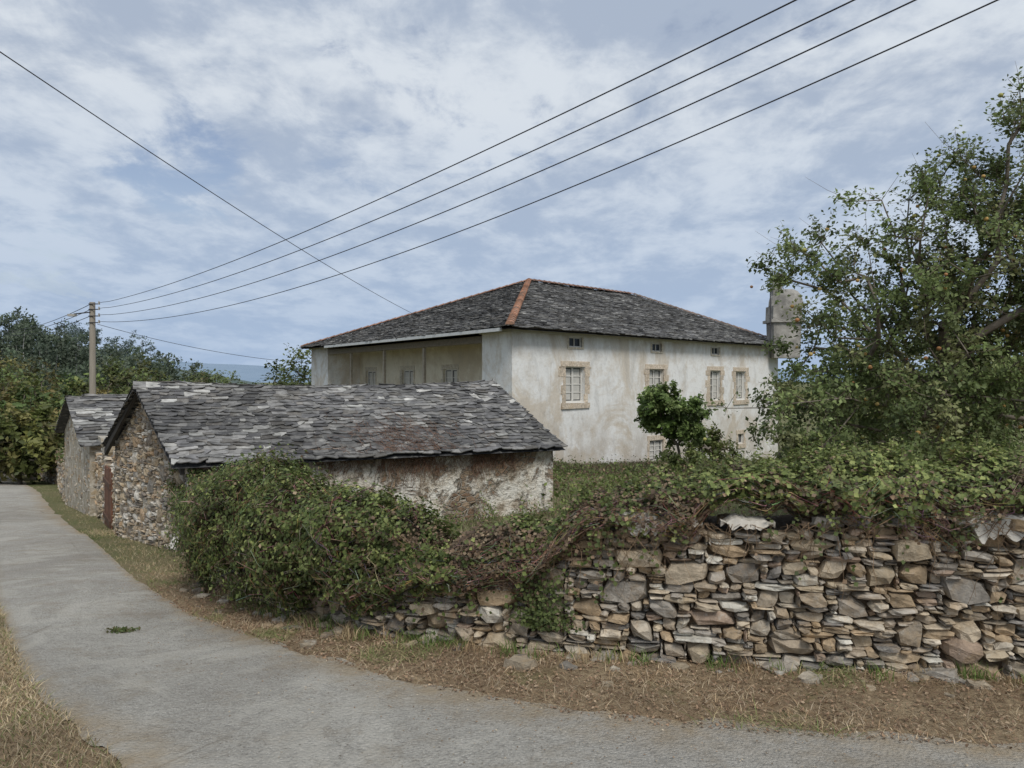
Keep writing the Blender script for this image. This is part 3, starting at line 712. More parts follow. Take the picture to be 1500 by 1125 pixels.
def surround(o,e,n,s0,s1,z0,z1,k=.2,c=(.55,.47,.37)):
    z=z0-.02
    while z<z1:
        h=random.uniform(.22,.4); zz=min(z+h,z1)
        for sd in(0,1):
            w=k*random.uniform(.6,1.8)
            a,b=(s0-w,s0) if sd==0 else (s1,s1+w)
            su.box(o,e,n,a,b,z+.004,zz-.004,-.05,.012+random.uniform(0,.01),np.array(c)*random.uniform(.85,1.15),.012)
        z=zz
    su.box(o,e,n,s0-k*1.2,s1+k*1.2,z1,z1+.2,-.05,.02,np.array(c)*1.05,.01)
    su.box(o,e,n,s0-k*1.1,s1+k*1.1,z0-.24,z0-.02,-.1,.07,np.array(c)*.95,.01)
for t_,w,a_,b_,k in wins:
    window(A,he,hn,ft(t_)-w/2,ft(t_)+w/2,a_,b_,1); surround(A,he,hn,ft(t_)-w/2,ft(t_)+w/2,a_,b_,.24)
for t_,w,a_,b_ in att:
    window(A,he,hn,ft(t_)-w/2,ft(t_)+w/2,a_,b_,0,.06); su.box(A,he,hn,ft(t_)-w/2-.1,ft(t_)+w/2+.1,a_-.08,a_-.005,-.05,.03,(.5,.45,.36)); su.box(A,he,hn,ft(t_)-w/2-.1,ft(t_)-w/2,a_,b_,-.05,.02,(.5,.45,.36)); su.box(A,he,hn,ft(t_)+w/2,ft(t_)+w/2+.1,a_,b_,-.05,.02,(.5,.45,.36))
for t_,w,a_,b_,k in low:
    window(A,he,hn,ft(t_)-w/2,ft(t_)+w/2,a_,b_,k,.1); surround(A,he,hn,ft(t_)-w/2,ft(t_)+w/2,a_,b_,.14)
for a_,b_,z0,z1 in gw:
    window(B-bn*RD,be,bn,a_,b_,z0,z1,1,.1); surround(B-bn*RD,be,bn,a_,b_,z0,z1,.13,(.50,.46,.38))
fr.obj('window_frames',M_paint,house);gl.obj('window_glass',M_glass,house);su.obj('stone_surrounds',M_stone,house);sh.obj('inner_shutters',M_paint,house)
P1=(.95,42.1,7.15);P2=(8.0,49.1,7.15)
def ov(p,u,v_,k): return (*(p+u*k+v_*k),Zt-.02)
Ar=ov(A,-he,-bd,.55);Cr=ov(Cc,he,-bd,.5);Br=ov(B,-he,bd,.55);Dr=ov(D,he,bd,.5)
mb=MB()
slates(mb,Ar,Cr,P2,P1,.19,.30,.10,.03,.12,.68)
slates(mb,Br,Ar,P1,P1,.19,.30,.05,.03,.10,.58)
slates(mb,Cr,Dr,P2,P2,.4,.6,.1,.03);slates(mb,Dr,Br,P1,P2,.5,.7,.1,.03)
mb.obj('slate_roof',M_slate,house)
mb=MB()
u3=np.array((0,0,.05))
barrel(mb,np.array(Ar)+u3,np.array(P1)+u3,.15,.42,(.42,.23,.15))
barrel(mb,np.array(P1)+u3,np.array(P2)+u3,.12,.42,(.28,.17,.13))
barrel(mb,np.array(P1)+u3,np.array(Br)+u3,.10,.42,(.30,.17,.12))
barrel(mb,np.array(P2)+u3,np.array(Cr)+u3,.10,.42,(.22,.16,.13))
mb.obj('ridge_tiles',M_tile,house)
mb=MB()
mb.add([(Ar[0],Ar[1],Zt-.06),(Cr[0],Cr[1],Zt-.06),(Dr[0],Dr[1],Zt-.06),(Br[0],Br[1],Zt-.06)],[(0,1,2,3)],(.16,.14,.12))
mb.obj('soffit',M_wood,house)
ch=empty('chimney'); ch.parent=house
mb=MB(); cp=np.array((14.75,40.8)); ce=np.array((1.,0));cn=np.array((0,-1.))
def ctaper(z0,z1,w0,w1,dx=0):
    v=[(cp[0]+dx+sx_*w,cp[1]+sy_*w*.8,z) for z,w in((z0,w0),(z1,w1)) for sx_,sy_ in((-1,-1),(1,-1),(1,1),(-1,1))]
    mb.add(v,[(0,1,2,3),(7,6,5,4),(1,0,4,5),(2,1,5,6),(3,2,6,7),(0,3,7,4)],(.3,.3,.28))
ctaper(2.8,4.7,.70,.74);ctaper(4.703,4.86,.90,.90);ctaper(4.863,5.6,.78,.76)
v=[];f=[];K=14;J=6
for j in range(J+1):
    for k in range(K):
        an=2*math.pi*k/K; ph=j/J*math.pi/2; v.append((cp[0]+.12+.95*math.cos(an)*math.cos(ph)**.6,cp[1]+.6*math.sin(an)*math.cos(ph)**.6,5.603+.95*math.sin(ph)))
for j in range(J):
    for k in range(K): f.append((j*K+k,j*K+(k+1)%K,(j+1)*K+(k+1)%K,(j+1)*K+k))
f.append(tuple(range(K))[::-1])
mb.add(v,f,(.3,.3,.28)); ctaper(6.2,7.0,.26,.22,-.38); ctaper(7.003,7.1,.32,.32,-.38); mb.obj('stack_and_hood',M_conc,ch)
mb=MB(); mb.box((13.75,40.),ce,cn,-.02,.02,3.6,7.4,-.02,.02,(.1,.1,.1))
for z in(7.0,7.2): mb.box((13.75,40.),ce,cn,-.2,.2,z,z+.025,-.05,-.022,(.2,.2,.2))
mb.obj('antenna',M_wire,house)

# ------------------------------------------------------------ trees
def tree(name,base,top,blobs,ncl,lpc,lsz,cr,cols,tr,seed,step=.35,twig=.006,fruit=0,barek=0,thin=.0):
    r_=np.random.default_rng(seed); root=empty(name)
    base=np.array(base,float);top=np.array(top,float)
    vol=np.array([b[3]*b[4]*b[5] for b in blobs]);vol/=vol.sum(); T=[]
    for q in range(ncl):
        b=blobs[r_.choice(len(blobs),p=vol)]; d=r_.normal(size=3);d/=np.linalg.norm(d); rr=r_.random()**(1/2.0)*(1.08 if r_.random()>.12 else 1.3)
        T.append(np.array(b[:3])+d*rr*np.array(b[3:6]))
    T=np.array(T);T=T[T[:,2]>base[2]+.2]
    T=T[np.argsort(np.linalg.norm(T-top,axis=1))]
    nodes=[];par=[]
    for k in range(6):
        u_=k/5;nodes.append(base+(top-base)*u_+(r_.normal(0,.04,3)*step*2 if 0<k<5 else 0));par.append(k-1)
    dep=[0]*6;ends=[]
    for t_ in T:
        A_=np.array(nodes); d=np.linalg.norm(A_-t_,axis=1)+.35*np.array(dep)*step; d[:3]+=5; i0=int(np.argmin(d)); a_=nodes[i0]; L_=np.linalg.norm(t_-a_); n=max(1,int(L_/step)); pr=i0
        for k in range(1,n+1):
            u_=k/n; p=a_+(t_-a_)*u_+ (r_.normal(0,.16,3)*step if k<n else 0)+np.array([0,0,.12*L_*math.sin(math.pi*u_)]); nodes.append(p);par.append(pr);dep.append(dep[pr]+1);pr=len(nodes)-1
        ends.append(pr)
    cnt=np.zeros(len(nodes))
    for e_ in ends: cnt[e_]+=1
    for k in range(len(nodes)-1,0,-1):
        if par[k]>=0: cnt[par[k]]+=cnt[k]
    rad=np.minimum(tr,twig*np.sqrt(np.maximum(cnt,1))*1.1); rad[:6]=np.linspace(tr,max(tr*.7,0.01),6)
    nodes=np.array(nodes);ch_=np.array([k for k in range(len(nodes)) if par[k]>=0]);pa=np.array([par[k] for k in ch_])
    p0,p1=nodes[pa],nodes[ch_];d=unit(p1-p0);a_=unit(np.cross(d,[.31,.2,.93]));b_=np.cross(d,a_);M=6
    v=np.empty((len(ch_),2,M,3))
    r1=rad[ch_]; r0=np.minimum(rad[pa],r1*1.6); r0[pa<6]=np.minimum(rad[pa][pa<6]*.9,np.maximum(r1[pa<6]*1.8,0))
    r0[ch_<6]=rad[pa][ch_<6]
    for m in range(M):
        o=a_*math.cos(m*6.283/M)+b_*math.sin(m*6.283/M); v[:,0,m]=p0+o*r0[:,None]; v[:,1,m]=p1+o*r1[:,None]
    bs=np.arange(len(ch_))[:,None]*2*M
    F=np.concatenate([bs+np.array([m,(m+1)%M,M+(m+1)%M,M+m]) for m in range(M)])
    mkobj('trunk_and_limbs',v.reshape(-1,3),F,np.tile(np.array([.17,.145,.115]),(len(ch_)*2*M,1))*1.0,M_bark,root,True)
    E=nodes[ends];Pn=[];Nn=[];Cn=[];Sn=[];tw=[]
    ctr=T.mean(0)
    for c0 in E:
        if r_.random()<thin: k_l=int(lpc*.3)
        else: k_l=int(lpc*r_.uniform(.6,1.4))
        tone=r_.uniform(.65,1.35); bc=np.array(cols[r_.integers(len(cols))]); nt_=5
        out=unit((c0-ctr)[None])[0]
        for q in range(nt_):
            dd=unit((r_.normal(size=3)+out*.8+np.array([0,0,.35]))[None])[0]; L_=cr*r_.uniform(.7,1.6); e_=c0+dd*L_
            tw.append([c0,c0+dd*L_*.5+r_.normal(0,.05,3)*cr,e_])
            n=max(1,k_l//nt_); u_=r_.random(n)[:,None]**.8
            pp=c0+dd*L_*u_+r_.normal(0,.20*cr,(n,3)); Pn.append(pp); nn=r_.normal(0,.6,(n,3))+out*.4+np.array([0,-.15,.7]); Nn.append(nn)
            Cn.append(bc*tone*(1+r_.uniform(-.25,.25,(n,1)))); Sn.append(lsz*r_.uniform(.6,1.25,n))
    tw=np.array(tw); tubes('twigs',tw,np.full(len(tw),twig*.9),np.tile([.15,.12,.09],(len(tw),1)),M_bark,root)
    Pn=np.vstack(Pn);leaves('foliage',Pn,np.vstack(Nn),np.concatenate(Sn),np.vstack(Cn),M_leaf,root)
    if barek:
        kk=[]
        for q in range(barek):
            c0=E[r_.integers(len(E))];out=unit((c0-ctr)[None])[0]
            if out[2]<-.1: continue
            dd=unit((out+r_.normal(0,.35,3)+np.array([0,0,.5]))[None])[0];L_=cr*r_.uniform(1.3,2.6); m_=c0+dd*L_*.5+r_.normal(0,.1,3)*cr
            kk.append([c0,m_,c0+dd*L_+r_.normal(0,.12,3)*cr])
        kk=np.array(kk); tubes('bare_twigs',kk,np.full(len(kk),twig*.7),np.tile([.17,.14,.11],(len(kk),1)),M_bark,root)
    if fruit:
        mb=MB()
        for q in range(fruit):
            c0=E[r_.integers(len(E))]+r_.normal(0,.2,3)-np.array([0,0,.08]); r=r_.uniform(.020,.030); v=tv/np.linalg.norm(tv,axis=1)[:,None]*r*np.array([1,1,.9])
            mb.add(v+c0,tf,np.array([(.44,.28,.09),(.46,.34,.12),(.38,.19,.08),(.34,.33,.10)][r_.integers(4)]))
        mb.obj('apples',M_apple,root,True)
    return root
GA=[(.125,.165,.055),(.155,.20,.07),(.19,.235,.09),(.10,.13,.045),(.22,.235,.10)]
tree('apple_tree',(5.4,9.3,gzf(5.4,9.3)),(5.2,9.2,1.2),[(4.6,9.0,1.35,1.75,1.2,.62),(5.1,9.1,2.45,1.45,1.3,1.0),(6.2,9.2,3.7,1.05,1.1,1.15),(3.75,9.0,3.1,.8,.7,.34),(5.0,9.1,3.45,.85,.8,.62),(7.2,9.4,2.4,1.8,1.3,1.5),(6.6,9.0,4.8,.55,.5,.5)],640,125,.062,.23,GA,.14,11,.3,.0046,300,420,.14)
GL=[(.12,.18,.045),(.16,.23,.07),(.10,.14,.04),(.22,.28,.10)]
tree('lemon_tree',(5.0,22,gzf(5,22)-.1),(4.85,22,-.3),[(4.6,22,.78,.86,.75,.62),(5.0,22,.25,.66,.7,.6),(4.1,22,.45,.5,.5,.4)],125,120,.12,.2,GL,.055,5,.25,.008)
tree('garden_shrub',(5.1,21,gzf(5.1,21)-.1),(5.1,21,-1.0),[(5.0,21,-.75,.9,.6,.35),(6.4,24,-.6,.9,.6,.5)],60,90,.11,.22,[(.11,.14,.04),(.16,.18,.06)],.03,6,.25,.007)
tree('garden_shrub',(6.5,19,gzf(6.5,19)-.1),(6.8,19,-.2),[(7.1,18,-.1,1.3,1.0,.65),(8.6,18,.4,1.4,1.2,1.1),(10.8,18,.9,2.2,1.3,1.6)],230,100,.12,.3,GA,.06,8,.3,.008)
DG=[(.09,.12,.04),(.12,.15,.05),(.15,.18,.06),(.08,.10,.035),(.18,.175,.07)]
def bgtree(name,x,y,h,r,seed,cols=DG,ncl=80,lpc=80,ls=.30,flat=1.0,low=.12):
    z=gzf(x,y)
    tree(name,(x,y,z-.3),(x,y,z+h*.4),[(x,y,z+h*.62,r,r,h*.36*flat),(x+r*.45,y-.2,z+h*.42,r*.75,r*.7,h*.28),(x-r*.5,y,z+h*(.3+low),r*.7,r*.7,h*.25)],ncl,lpc,ls,.10*h+.25,cols,.02*h+.06,seed,h*.09,.018)
for k,(x,y,h,r) in enumerate([(-27,36,6.6,2.8),(-24.5,40,7.2,3.0),(-30.5,44,8.4,3.6),(-23.5,46,7.6,3.0),(-34,50,9.5,4.0),(-36,58,9.0,4.5),(-28,56,8.6,4),(-19.5,42,5.6,2.8),(-22,33.5,4.3,2.0),(-38,52,10.6,4),(-26,50,9.0,2.6),(-31,38,7.4,2.6)]):
    bgtree('woodland_tree',x,y,h*random.uniform(.62,.76),r*.95,30+k,[tuple(c*f for c,f in zip(cc,(random.uniform(.8,1.3),1.0,.9))) for cc in DG])
for k,(x,y,h,r) in enumerate([(-15.5,38,4.6,2.2),(-24,64,7.5,4),(-17,52,6.1,3.0),(-30,72,8.6,4),(-21,78,7.0,4.5),(-13.5,60,6.6,2.6),(-18,66,7.6,3.5),(-16.2,57,10.6,2.4),(-35,85,8.8,4)]):
    bgtree('garden_tree',x,y,h*.76,r,60+k,DG if k%3 else [(.12,.16,.06),(.15,.18,.07)],65,75,.32)
for k,(x,y,h,r) in enumerate([(24,46,8,4),(30,40,9,4.5),(21,30,5.5,3.5),(27,28,7,4)]): bgtree('orchard_tree',x,y,h,r,90+k,DG,70,70,.3)

# ------------------------------------------------------------ grass & litter
N_=34000
x=rng.uniform(-4.0,6,N_); xo=np.argsort(np.array(R)[:,0]); Rx=np.array(R)[xo];Wx=np.array(WP)
yR=np.interp(x,Rx[:,0],Rx[:,1]);yW=np.interp(x,Wx[:,0],Wx[:,1]); u=rng.beta(1.2,1.0,N_); y=yR-.08+(yW-yR+.15)*u
P=np.stack([x,y,gz(x,y)],-1)
keep=np.array([fn(a*2.2,b*2.2,4)+random.uniform(-.35,.6)>0 for a,b in P[:,:2]]); P=P[keep]
n=len(P); C=pal(n,[(.41,.30,.18),(.50,.40,.26),(.32,.22,.13),(.24,.16,.095),(.46,.37,.26)]); tn=np.array([1+.6*fn(a*1.7,b*1.7,12) for a,b in P[:,:2]])[:,None]; C=C*tn
gm=np.array([fn(a*1.4,b*1.4,9)>.22 for a,b in P[:,:2]])
C[gm]=pal(gm.sum(),[(.15,.19,.065),(.20,.23,.08),(.40,.33,.18)])
blades('dry_grass',P,rng.uniform(.010,.038,n)*(1+.7*gm),rng.uniform(.0012,.0026,n),rng.uniform(.8,3.0,n),C,M_straw)
PP=[];CC=[]
for q in range(100):
    s_=random.uniform(1,wall.L-1.5);p,e_,n_=wall.at(s_);p=p+n_*random.uniform(.0,.14);g_=random.random()<.5;m=random.randint(15,60)
    c_=np.array(random.choice([(.13,.19,.05),(.18,.24,.07)] if g_ else [(.50,.39,.23),(.40,.29,.17)]))
    for k in range(m):
        a,b=p[0]+random.gauss(0,.05),p[1]+random.gauss(0,.04); PP.append((a,b,gzf(a,b)));CC.append(c_*random.uniform(.7,1.3))
PP=np.array(PP);n=len(PP);blades('grass_tufts',PP,rng.uniform(.03,.12,n),rng.uniform(.0018,.0035,n),rng.uniform(.1,.9,n),np.array(CC),M_straw)
PP=[]
Lx=np.array(L)[::-1]
for q in range(9000):
    t_=random.uniform(8,13); i0=Rc[int(t_*14)]; PP.append((i0[0]+random.uniform(-.05,.7),i0[1]+random.uniform(-.1,.5)))
for q in range(18000):
    a=random.uniform(-5.5,-1.2); yl=np.interp(a,Lx[:,0],Lx[:,1]); PP.append((a,yl+.04-abs(random.gauss(0,.6))))
PP=np.array(PP);n=len(PP);P=np.c_[PP,gz(PP[:,0],PP[:,1])]
C=pal(n,[(.42,.32,.19),(.49,.40,.25),(.33,.24,.14),(.17,.20,.07),(.45,.37,.25)]); tn=np.array([1+.6*fn(a*1.7,b*1.7,12) for a,b in P[:,:2]])[:,None]
blades('verge_grass',P,rng.uniform(.012,.042,n),rng.uniform(.0014,.0028,n),rng.uniform(.6,2.4,n),C*tn,M_straw)
N_=30000; x=rng.uniform(-3,8,N_);y=5.4+20*rng.random(N_)**1.5; d=[(b-a_)>0 for a_,b in zip(np.interp(x,Wx[:,0],Wx[:,1])+.7,y)]
P=np.stack([x,y,gz(x,y)],-1)[np.array(d)];n=len(P)
C=pal(n,[(.13,.16,.06),(.17,.19,.08),(.24,.21,.12),(.28,.23,.15),(.16,.12,.08)])
tone=np.array([1+.7*fn(a*1.2,b*1.2,3) for a,b in P[:,:2]])[:,None]
blades('meadow_grass',P,rng.uniform(.04,.16,n),rng.uniform(.004,.009,n),rng.uniform(.2,1.3,n),C*tone,M_straw)
PP=[]
for q in range(12000):
    s_=random.uniform(0,12);p=A+he*s_+hn*abs(random.gauss(0,1.8)); PP.append((p[0],p[1],gzf(*p)))
PP=np.array(PP);n=len(PP);tone=np.array([.75+.7*fn(a*.9,b*.9,3) for a,b in PP[:,:2]])[:,None]
blades('tall_weeds',PP,rng.uniform(.12,.50,n),rng.uniform(.01,.02,n),rng.uniform(.1,.9,n),pal(n,[(.17,.16,.09),(.22,.19,.12),(.11,.13,.055),(.18,.13,.09)])*tone,M_straw)
P=[];C=[];S=[]
for q in range(95):
    x_=random.uniform(.2,6.5);y_=random.uniform(11,27.5);y_=min(y_,26.3+x_*.9);z=gzf(x_,y_);c0=np.array(random.choice(G1+G2[2:]+BR))*random.uniform(.7,1.2);hh=random.uniform(.08,.24)
    P.append(np.array((x_,y_,z+hh*.8))+rng.normal(0,1,(190,3))*[random.uniform(.35,.7),.45,hh]);C.append(np.tile(c0,(190,1))*(1+rng.uniform(-.4,.4,(190,1))))
P=np.vstack(P);leaves('yard_brambles',P,rng.normal(size=P.shape)+[0,-.2,.6],rng.uniform(.04,.10,len(P)),np.vstack(C),M_leaf)
N_=12000;x=rng.uniform(-3.5,5.5,N_);yR=np.interp(x,Rx[:,0],Rx[:,1]);yW=np.interp(x,Wx[:,0],Wx[:,1]);y=yR+(yW-yR)*rng.uniform(-.10,1.0,N_)
P=np.stack([x,y,gz(x,y)+.012],-1);leaves('leaf_litter',P,rng.normal(0,.4,(N_,3))+[0,0,1],rng.uniform(.008,.026,N_),pal(N_,[(.26,.17,.11),(.19,.125,.08),(.40,.30,.20),(.33,.22,.14)]),M_straw)
P=np.array((-2.82,5.4,gzf(-2.82,5.4)+.03))+rng.normal(0,1,(130,3))*[.05,.025,.010];leaves('fallen_sprig',P,rng.normal(0,.6,(130,3))+[0,0,.6],rng.uniform(.02,.035,130),pal(130,[(.09,.12,.04),(.16,.15,.07)]),M_leaf)
N_=1800;x=rng.uniform(-4,4,N_);yR=np.interp(x,Rx[:,0],Rx[:,1]);y=yR-np.abs(rng.normal(0,.5,N_));P=np.stack([x,y,gz(x,y)+.022],-1);leaves('road_litter',P,rng.normal(0,.3,(N_,3))+[0,0,1],rng.uniform(.005,.015,N_),pal(N_,[(.30,.20,.12),(.20,.15,.10),(.45,.38,.28)]),M_straw)

# ------------------------------------------------------------ hills
def hill(name,pts,y0,dep,mat,nz_=1.0,zb=-8):
    xs=np.linspace(pts[0][0],pts[-1][0],80);v=[];f=[];J=14
    for j in range(J+1):
        w=math.sin(math.pi*j/J)**.8
        for x_ in xs:
            zt_=np.interp(x_,[p[0] for p in pts],[p[1] for p in pts]); v.append((x_,y0+dep*(j/J-.5),zb+(zt_-zb)*w+nz_*fn(x_*.03,j*.7)*w))
    for j in range(J):
        for k in range(79): a=j*80+k;f.append((a,a+1,a+81,a+80))
    return mkobj(name,v,f,None,mat,None,True)
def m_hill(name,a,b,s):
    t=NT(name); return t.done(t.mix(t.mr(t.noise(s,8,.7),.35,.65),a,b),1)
H1=[(-420,20),(-200,17),(-165,14),(-140,8),(-118,1),(-100,-4),(-80,-6)]
H2=[(-420,10),(-300,16),(-225,19),(-205,11),(-160,3),(-110,-6)]
hill('wooded_hill',H1,235,120,m_hill('hill_mat',(.07,.095,.06),(.11,.135,.085),.15))
hill('far_hill',H2,420,160,m_hill('haze_hill2_mat',(.09,.12,.11),(.12,.15,.14),.08))  # bluish-green colour paints distance haze into the hill
hill('haze_blue_hill',[(-2600,80),(-1500,60),(-1000,56),(-800,46),(-600,34),(-200,38),(400,26),(1500,40),(2600,50)],2200,700,m_hill('haze_hill3_mat',(.19,.26,.34),(.22,.29,.37),.01),6,-10)  # pale blue albedo stands in for haze over the distant ridge
fo=empty('eucalyptus_forest');P=[];S=[];C=[];TP=[];TCc=[];TR=[]
def fhill(x_,pts): return np.interp(x_,[p[0] for p in pts],[p[1] for p in pts])
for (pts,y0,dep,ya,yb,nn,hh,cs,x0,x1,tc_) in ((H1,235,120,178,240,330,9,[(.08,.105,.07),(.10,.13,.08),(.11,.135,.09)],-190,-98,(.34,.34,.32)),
                              (H2,420,160,350,420,220,12,[(.11,.145,.13),(.13,.165,.145)],-300,-188,(.32,.34,.36))):  # bluish crowns and trunks here carry the far hill's painted haze
    for q in range(nn):
        x_=random.uniform(x0,x1);y_=random.uniform(ya,yb);h=hh*random.uniform(.55,1.4)
        w=math.sin(math.pi*max(.01,min(.99,(y_-y0)/dep+.5)))**.8
        z=-8+(fhill(x_,pts)+8)*w-.5
        f_=random.random()
        if f_<.5: TP.append([(x_,y_,z-1),(x_+random.uniform(-.4,.4),y_,z+h*.5),(x_+random.uniform(-.8,.8),y_,z+h)]);TCc.append(np.array(tc_)*random.uniform(.6,1.3));TR.append(random.uniform(.10,.22))
        c0=np.array(random.choice(cs))*random.uniform(.7,1.3); lo=.6 if f_<.5 else .15
        for k in range(8):
            cc=np.array((x_+random.gauss(0,1.2),y_+random.gauss(0,1),z+h*random.uniform(lo,1.06))); P.append(cc+rng.normal(0,.75,(14,3))*[1,1,.8]);C.append(np.tile(c0*random.uniform(.7,1.3),(14,1)))
P=np.vstack(P);C=np.vstack(C);leaves('crowns',P,rng.normal(size=P.shape)+[0,-.4,.5],rng.uniform(.6,1.3,len(P)),C,M_leaf,fo)
TP=np.array(TP);tubes('trunks',TP,np.array(TR),np.array(TCc),M_bark,fo)
P=[];C=[]
for q in range(240):
    x_=random.uniform(-150,60);y_=random.uniform(95,150);z=gzf(x_,y_); c0=np.array(random.choice(DG))*random.uniform(.8,1.3);h=random.uniform(1.5,3.8)
    P.append(np.array((x_,y_,z+h*.6))+rng.normal(0,1,(200,3))*[2.2,1.5,h*.35]);C.append(np.tile(c0,(200,1))*(1+rng.uniform(-.3,.3,(200,1))))
P=np.vstack(P);C=np.vstack(C);leaves('distant_hedgerow',P,rng.normal(size=P.shape)+[0,-.4,.6],rng.uniform(.3,.8,len(P)),C,M_leaf)

# ------------------------------------------------------------ pole and wires
up_=empty('utility_pole')
def cyl(name,p,q,r0,r1,mat,parent,M=12):
    p=np.array(p,float);q=np.array(q,float);d=unit((q-p)[None])[0];a=unit(np.cross(d,[.3,.9,.1])[None])[0];b=np.cross(d,a)
    v=[p+(a*math.cos(k*6.2832/M)+b*math.sin(k*6.2832/M))*r0 for k in range(M)]+[q+(a*math.cos(k*6.2832/M)+b*math.sin(k*6.2832/M))*r1 for k in range(M)]
    f=[(k,(k+1)%M,M+(k+1)%M,M+k) for k in range(M)]+[tuple(range(M))[::-1],tuple(range(M,2*M))]
    return mkobj(name,v,f,np.tile([.05,.05,.05],(2*M,1)),mat,parent)
px,py=-21.0,37.6
cyl('pole',(px,py,-4.6),(px,py,5.5),.18,.135,M_pole,up_)
WZ=[5.45,5.18,4.85,4.52]
for k,z in enumerate(WZ):
    cyl('arm',(px-.1,py-.16,z-.05),(px+.42,py-.16,z-.05),.025,.025,M_wire,up_,6); cyl('insulator',(px+.42,py-.16,z-.08),(px+.42,py-.16,z+.08),.05,.035,M_conc,up_,8)
cyl('lamp_arm',(px,py-.1,5.0),(px-.65,py-.5,4.87),.03,.03,M_wire,up_,6)
mb=MB();mb.box((px-.65,py-.5),np.array((1.,0)),np.array((0,-1.)),-.25,.1,4.75,4.87,-.1,.1,(.2,.2,.2));mb.obj('lamp_head',M_conc,up_)
ow=empty('overhead_wires')
def wire(name,pts,r=.014):
    cu=bpy.data.curves.new(name,'CURVE');cu.dimensions='3D';sp=cu.splines.new('POLY');sp.points.add(len(pts)-1)
    for i_,p in enumerate(pts): sp.points[i_].co=(*p,1)
    cu.bevel_depth=r;cu.materials.append(M_wire);o=bpy.data.objects.new(name,cu);COL.objects.link(o);o.parent=ow;return o
def quad(y,a,b,c):
    (ya,za),(yb,zb_),(yc,zc)=a,b,c
    return za*(y-yb)*(y-yc)/((ya-yb)*(ya-yc))+zb_*(y-ya)*(y-yc)/((yb-ya)*(yb-yc))+zc*(y-ya)*(y-yb)/((yc-ya)*(yc-yb))
for k,(z0,zm,xe) in enumerate([(5.45,5.50,3.66),(5.18,5.20,4.41),(4.85,4.85,5.2),(4.52,4.45,6.26)]):
    pts=[]
    for y_ in np.linspace(py,-4,70):
        x_=(px+.42)+(xe-px-.42)*(py-y_)/(py-9.7); pts.append((x_,y_-.16 if y_>py-1 else y_,quad(y_,(py,z0),(23,zm),(9.7,6.5))))
    wire('power_wire',pts,.011)
a=np.array((-8.2,12.,6.86));b=np.array((-5.1,40.,5.05));pts=[a+(b-a)*t_+np.array([0,0,-.45*4*t_*(1-t_)*.5]) for t_ in np.linspace(-.35,1,50)];wire('house_wire',pts,.010)
a=np.array((px+.3,py-.1,4.4));b=np.array((-12.0,44.2,2.6));wire('service_wire',[a+(b-a)*t_-np.array([0,0,1.2*t_*(1-t_)]) for t_ in np.linspace(0,1,30)],.012)
for k,z in enumerate(WZ[:3]):
    a=np.array((px,py,z));b=np.array((-75,105.,8+z*.4));wire('far_wire',[a+(b-a)*t_-np.array([0,0,6*t_*(1-t_)]) for t_ in np.linspace(0,1,30)],.016)

# ------------------------------------------------------------ world, sun, camera
w=bpy.data.worlds.new('World');scene.world=w;w.use_nodes=True;nt=w.node_tree;bg=nt.nodes['Background'];bg.inputs[1].default_value=.12
def wn(ty,**k):
    n=nt.nodes.new(ty)
    for a,b in k.items(): setattr(n,a,b)
    return n
EL,AZ=math.radians(50),math.radians(160)
sky=wn('ShaderNodeTexSky');sky.sky_type='NISHITA';sky.sun_disc=False;sky.sun_elevation=EL;sky.sun_rotation=AZ;sky.air_density=1.2;sky.dust_density=.8
tc=wn('ShaderNodeTexCoord');sp=wn('ShaderNodeSeparateXYZ');nt.links.new(tc.outputs['Generated'],sp.inputs[0])
def wm(op,a,b=None):
    n=wn('ShaderNodeMath',operation=op)
    for i_,q in enumerate((a,b)):
        if q is None: continue
        if isinstance(q,(int,float)): n.inputs[i_].default_value=q
        else: nt.links.new(q,n.inputs[i_])
    return n.outputs[0]
zc=wm('MAXIMUM',sp.outputs['Z'],.0);inv=wm('DIVIDE',1.0,wm('ADD',zc,.20))
cb=wn('ShaderNodeCombineXYZ');nt.links.new(wm('MULTIPLY',sp.outputs['X'],inv),cb.inputs[0]);nt.links.new(wm('MULTIPLY',sp.outputs['Y'],inv),cb.inputs[1])
def wnoise(sc,det,ro,di,loc=(0,0,0),scl=(1,1,1)):
    mp=wn('ShaderNodeMapping');mp.inputs['Location'].default_value=loc;mp.inputs['Scale'].default_value=scl;nt.links.new(cb.outputs[0],mp.inputs[0])
    n=wn('ShaderNodeTexNoise');n.inputs['Scale'].default_value=sc;n.inputs['Detail'].default_value=det;n.inputs['Roughness'].default_value=ro;n.inputs['Distortion'].default_value=di
    nt.links.new(mp.outputs[0],n.inputs['Vector']);return n.outputs['Fac']
def wmr(x,a,b,c=0,d=1,smooth=True):
    n=wn('ShaderNodeMapRange');n.interpolation_type='SMOOTHSTEP' if smooth else 'LINEAR';nt.links.new(x,n.inputs[0])
    for i_,q in enumerate((a,b,c,d)): n.inputs[i_+1].default_value=q
    return n.outputs[0]
cov=wnoise(1.3,9,.58,.4,(5.1,2.7,0)); fine=wnoise(5.0,9,.62,.3,(1,5,0),(1,.8,1)); shade=wnoise(1.7,8,.58,.3,(7,2,0)); speck=wnoise(14,6,.6,.2,(2,3,0),(1,.7,1))
cv=wm('ADD',wm('MULTIPLY',cov,.62),wm('MULTIPLY',fine,.38))
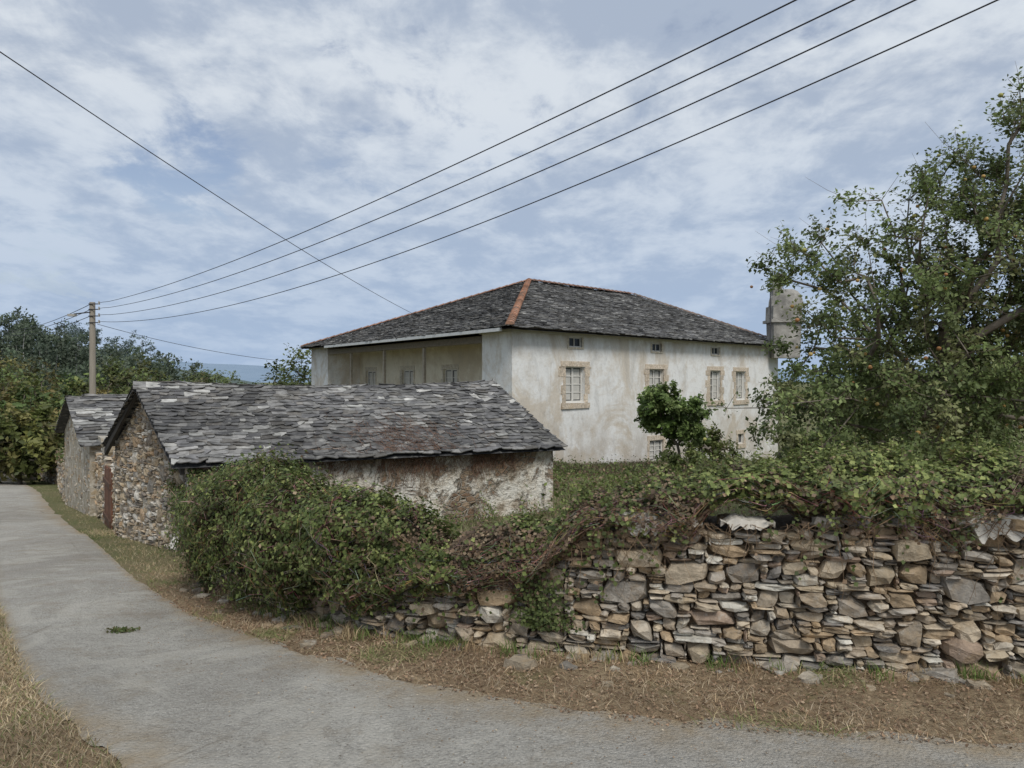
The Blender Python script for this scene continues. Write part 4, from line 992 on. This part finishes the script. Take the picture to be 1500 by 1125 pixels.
for d_,r0,am in (((-.43,1,.29),.16,.17),((-.23,1,.28),.10,.10),((-.62,1,.18),.08,.08)):
    dn=np.array(d_)/np.linalg.norm(d_); vm=wn('ShaderNodeVectorMath',operation='DISTANCE');nt.links.new(tc.outputs['Generated'],vm.inputs[0]);vm.inputs[1].default_value=dn
    cv=wm('SUBTRACT',cv,wmr(vm.outputs['Value'],r0,0,0,am))
cl=wmr(cv,.31,.43)
cl=wm('MAXIMUM',cl,wmr(sp.outputs['Z'],.20,.06))
sh_=wm('ADD',wm('ADD',wm('MULTIPLY',shade,.50),wm('MULTIPLY',fine,.36)),wm('MULTIPLY',speck,.14))
mixc=wn('ShaderNodeMixRGB');nt.links.new(wmr(sh_,.42,.58),mixc.inputs[0]);mixc.inputs[1].default_value=(3.35,3.95,4.95,1);mixc.inputs[2].default_value=(5.7,6.15,6.7,1)
hz=wmr(sp.outputs['Z'],.0,.34,.8,0,False)
mh=wn('ShaderNodeMixRGB');nt.links.new(hz,mh.inputs[0]);nt.links.new(mixc.outputs[0],mh.inputs[1]);mh.inputs[2].default_value=(3.1,4.15,5.8,1)
hs=wn('ShaderNodeMixRGB');hs.blend_type='MULTIPLY';hs.inputs[0].default_value=1;nt.links.new(sky.outputs[0],hs.inputs[1]);hs.inputs[2].default_value=(1.0,.88,.88,1)
ms=wn('ShaderNodeMixRGB');nt.links.new(cl,ms.inputs[0]);nt.links.new(hs.outputs[0],ms.inputs[1]);nt.links.new(mh.outputs[0],ms.inputs[2])
nt.links.new(ms.outputs[0],bg.inputs[0])
sd=bpy.data.lights.new('sun','SUN');sd.energy=2.4;sd.angle=math.radians(20);sd.color=(1,.965,.92);so=bpy.data.objects.new('sun',sd);COL.objects.link(so)
dv=Vector((math.sin(AZ)*math.cos(EL),math.cos(AZ)*math.cos(EL),math.sin(EL)));so.rotation_euler=dv.to_track_quat('Z','Y').to_euler()
cd=bpy.data.cameras.new('camera');cam=bpy.data.objects.new('camera',cd);COL.objects.link(cam);cam.location=(0,0,1.6);cam.rotation_euler=(math.radians(89.71),0,0)
cd.sensor_width=36;cd.lens=26.4;cd.clip_end=12000;scene.camera=cam
scene.view_settings.view_transform='Standard';scene.view_settings.look='None';scene.view_settings.exposure=0
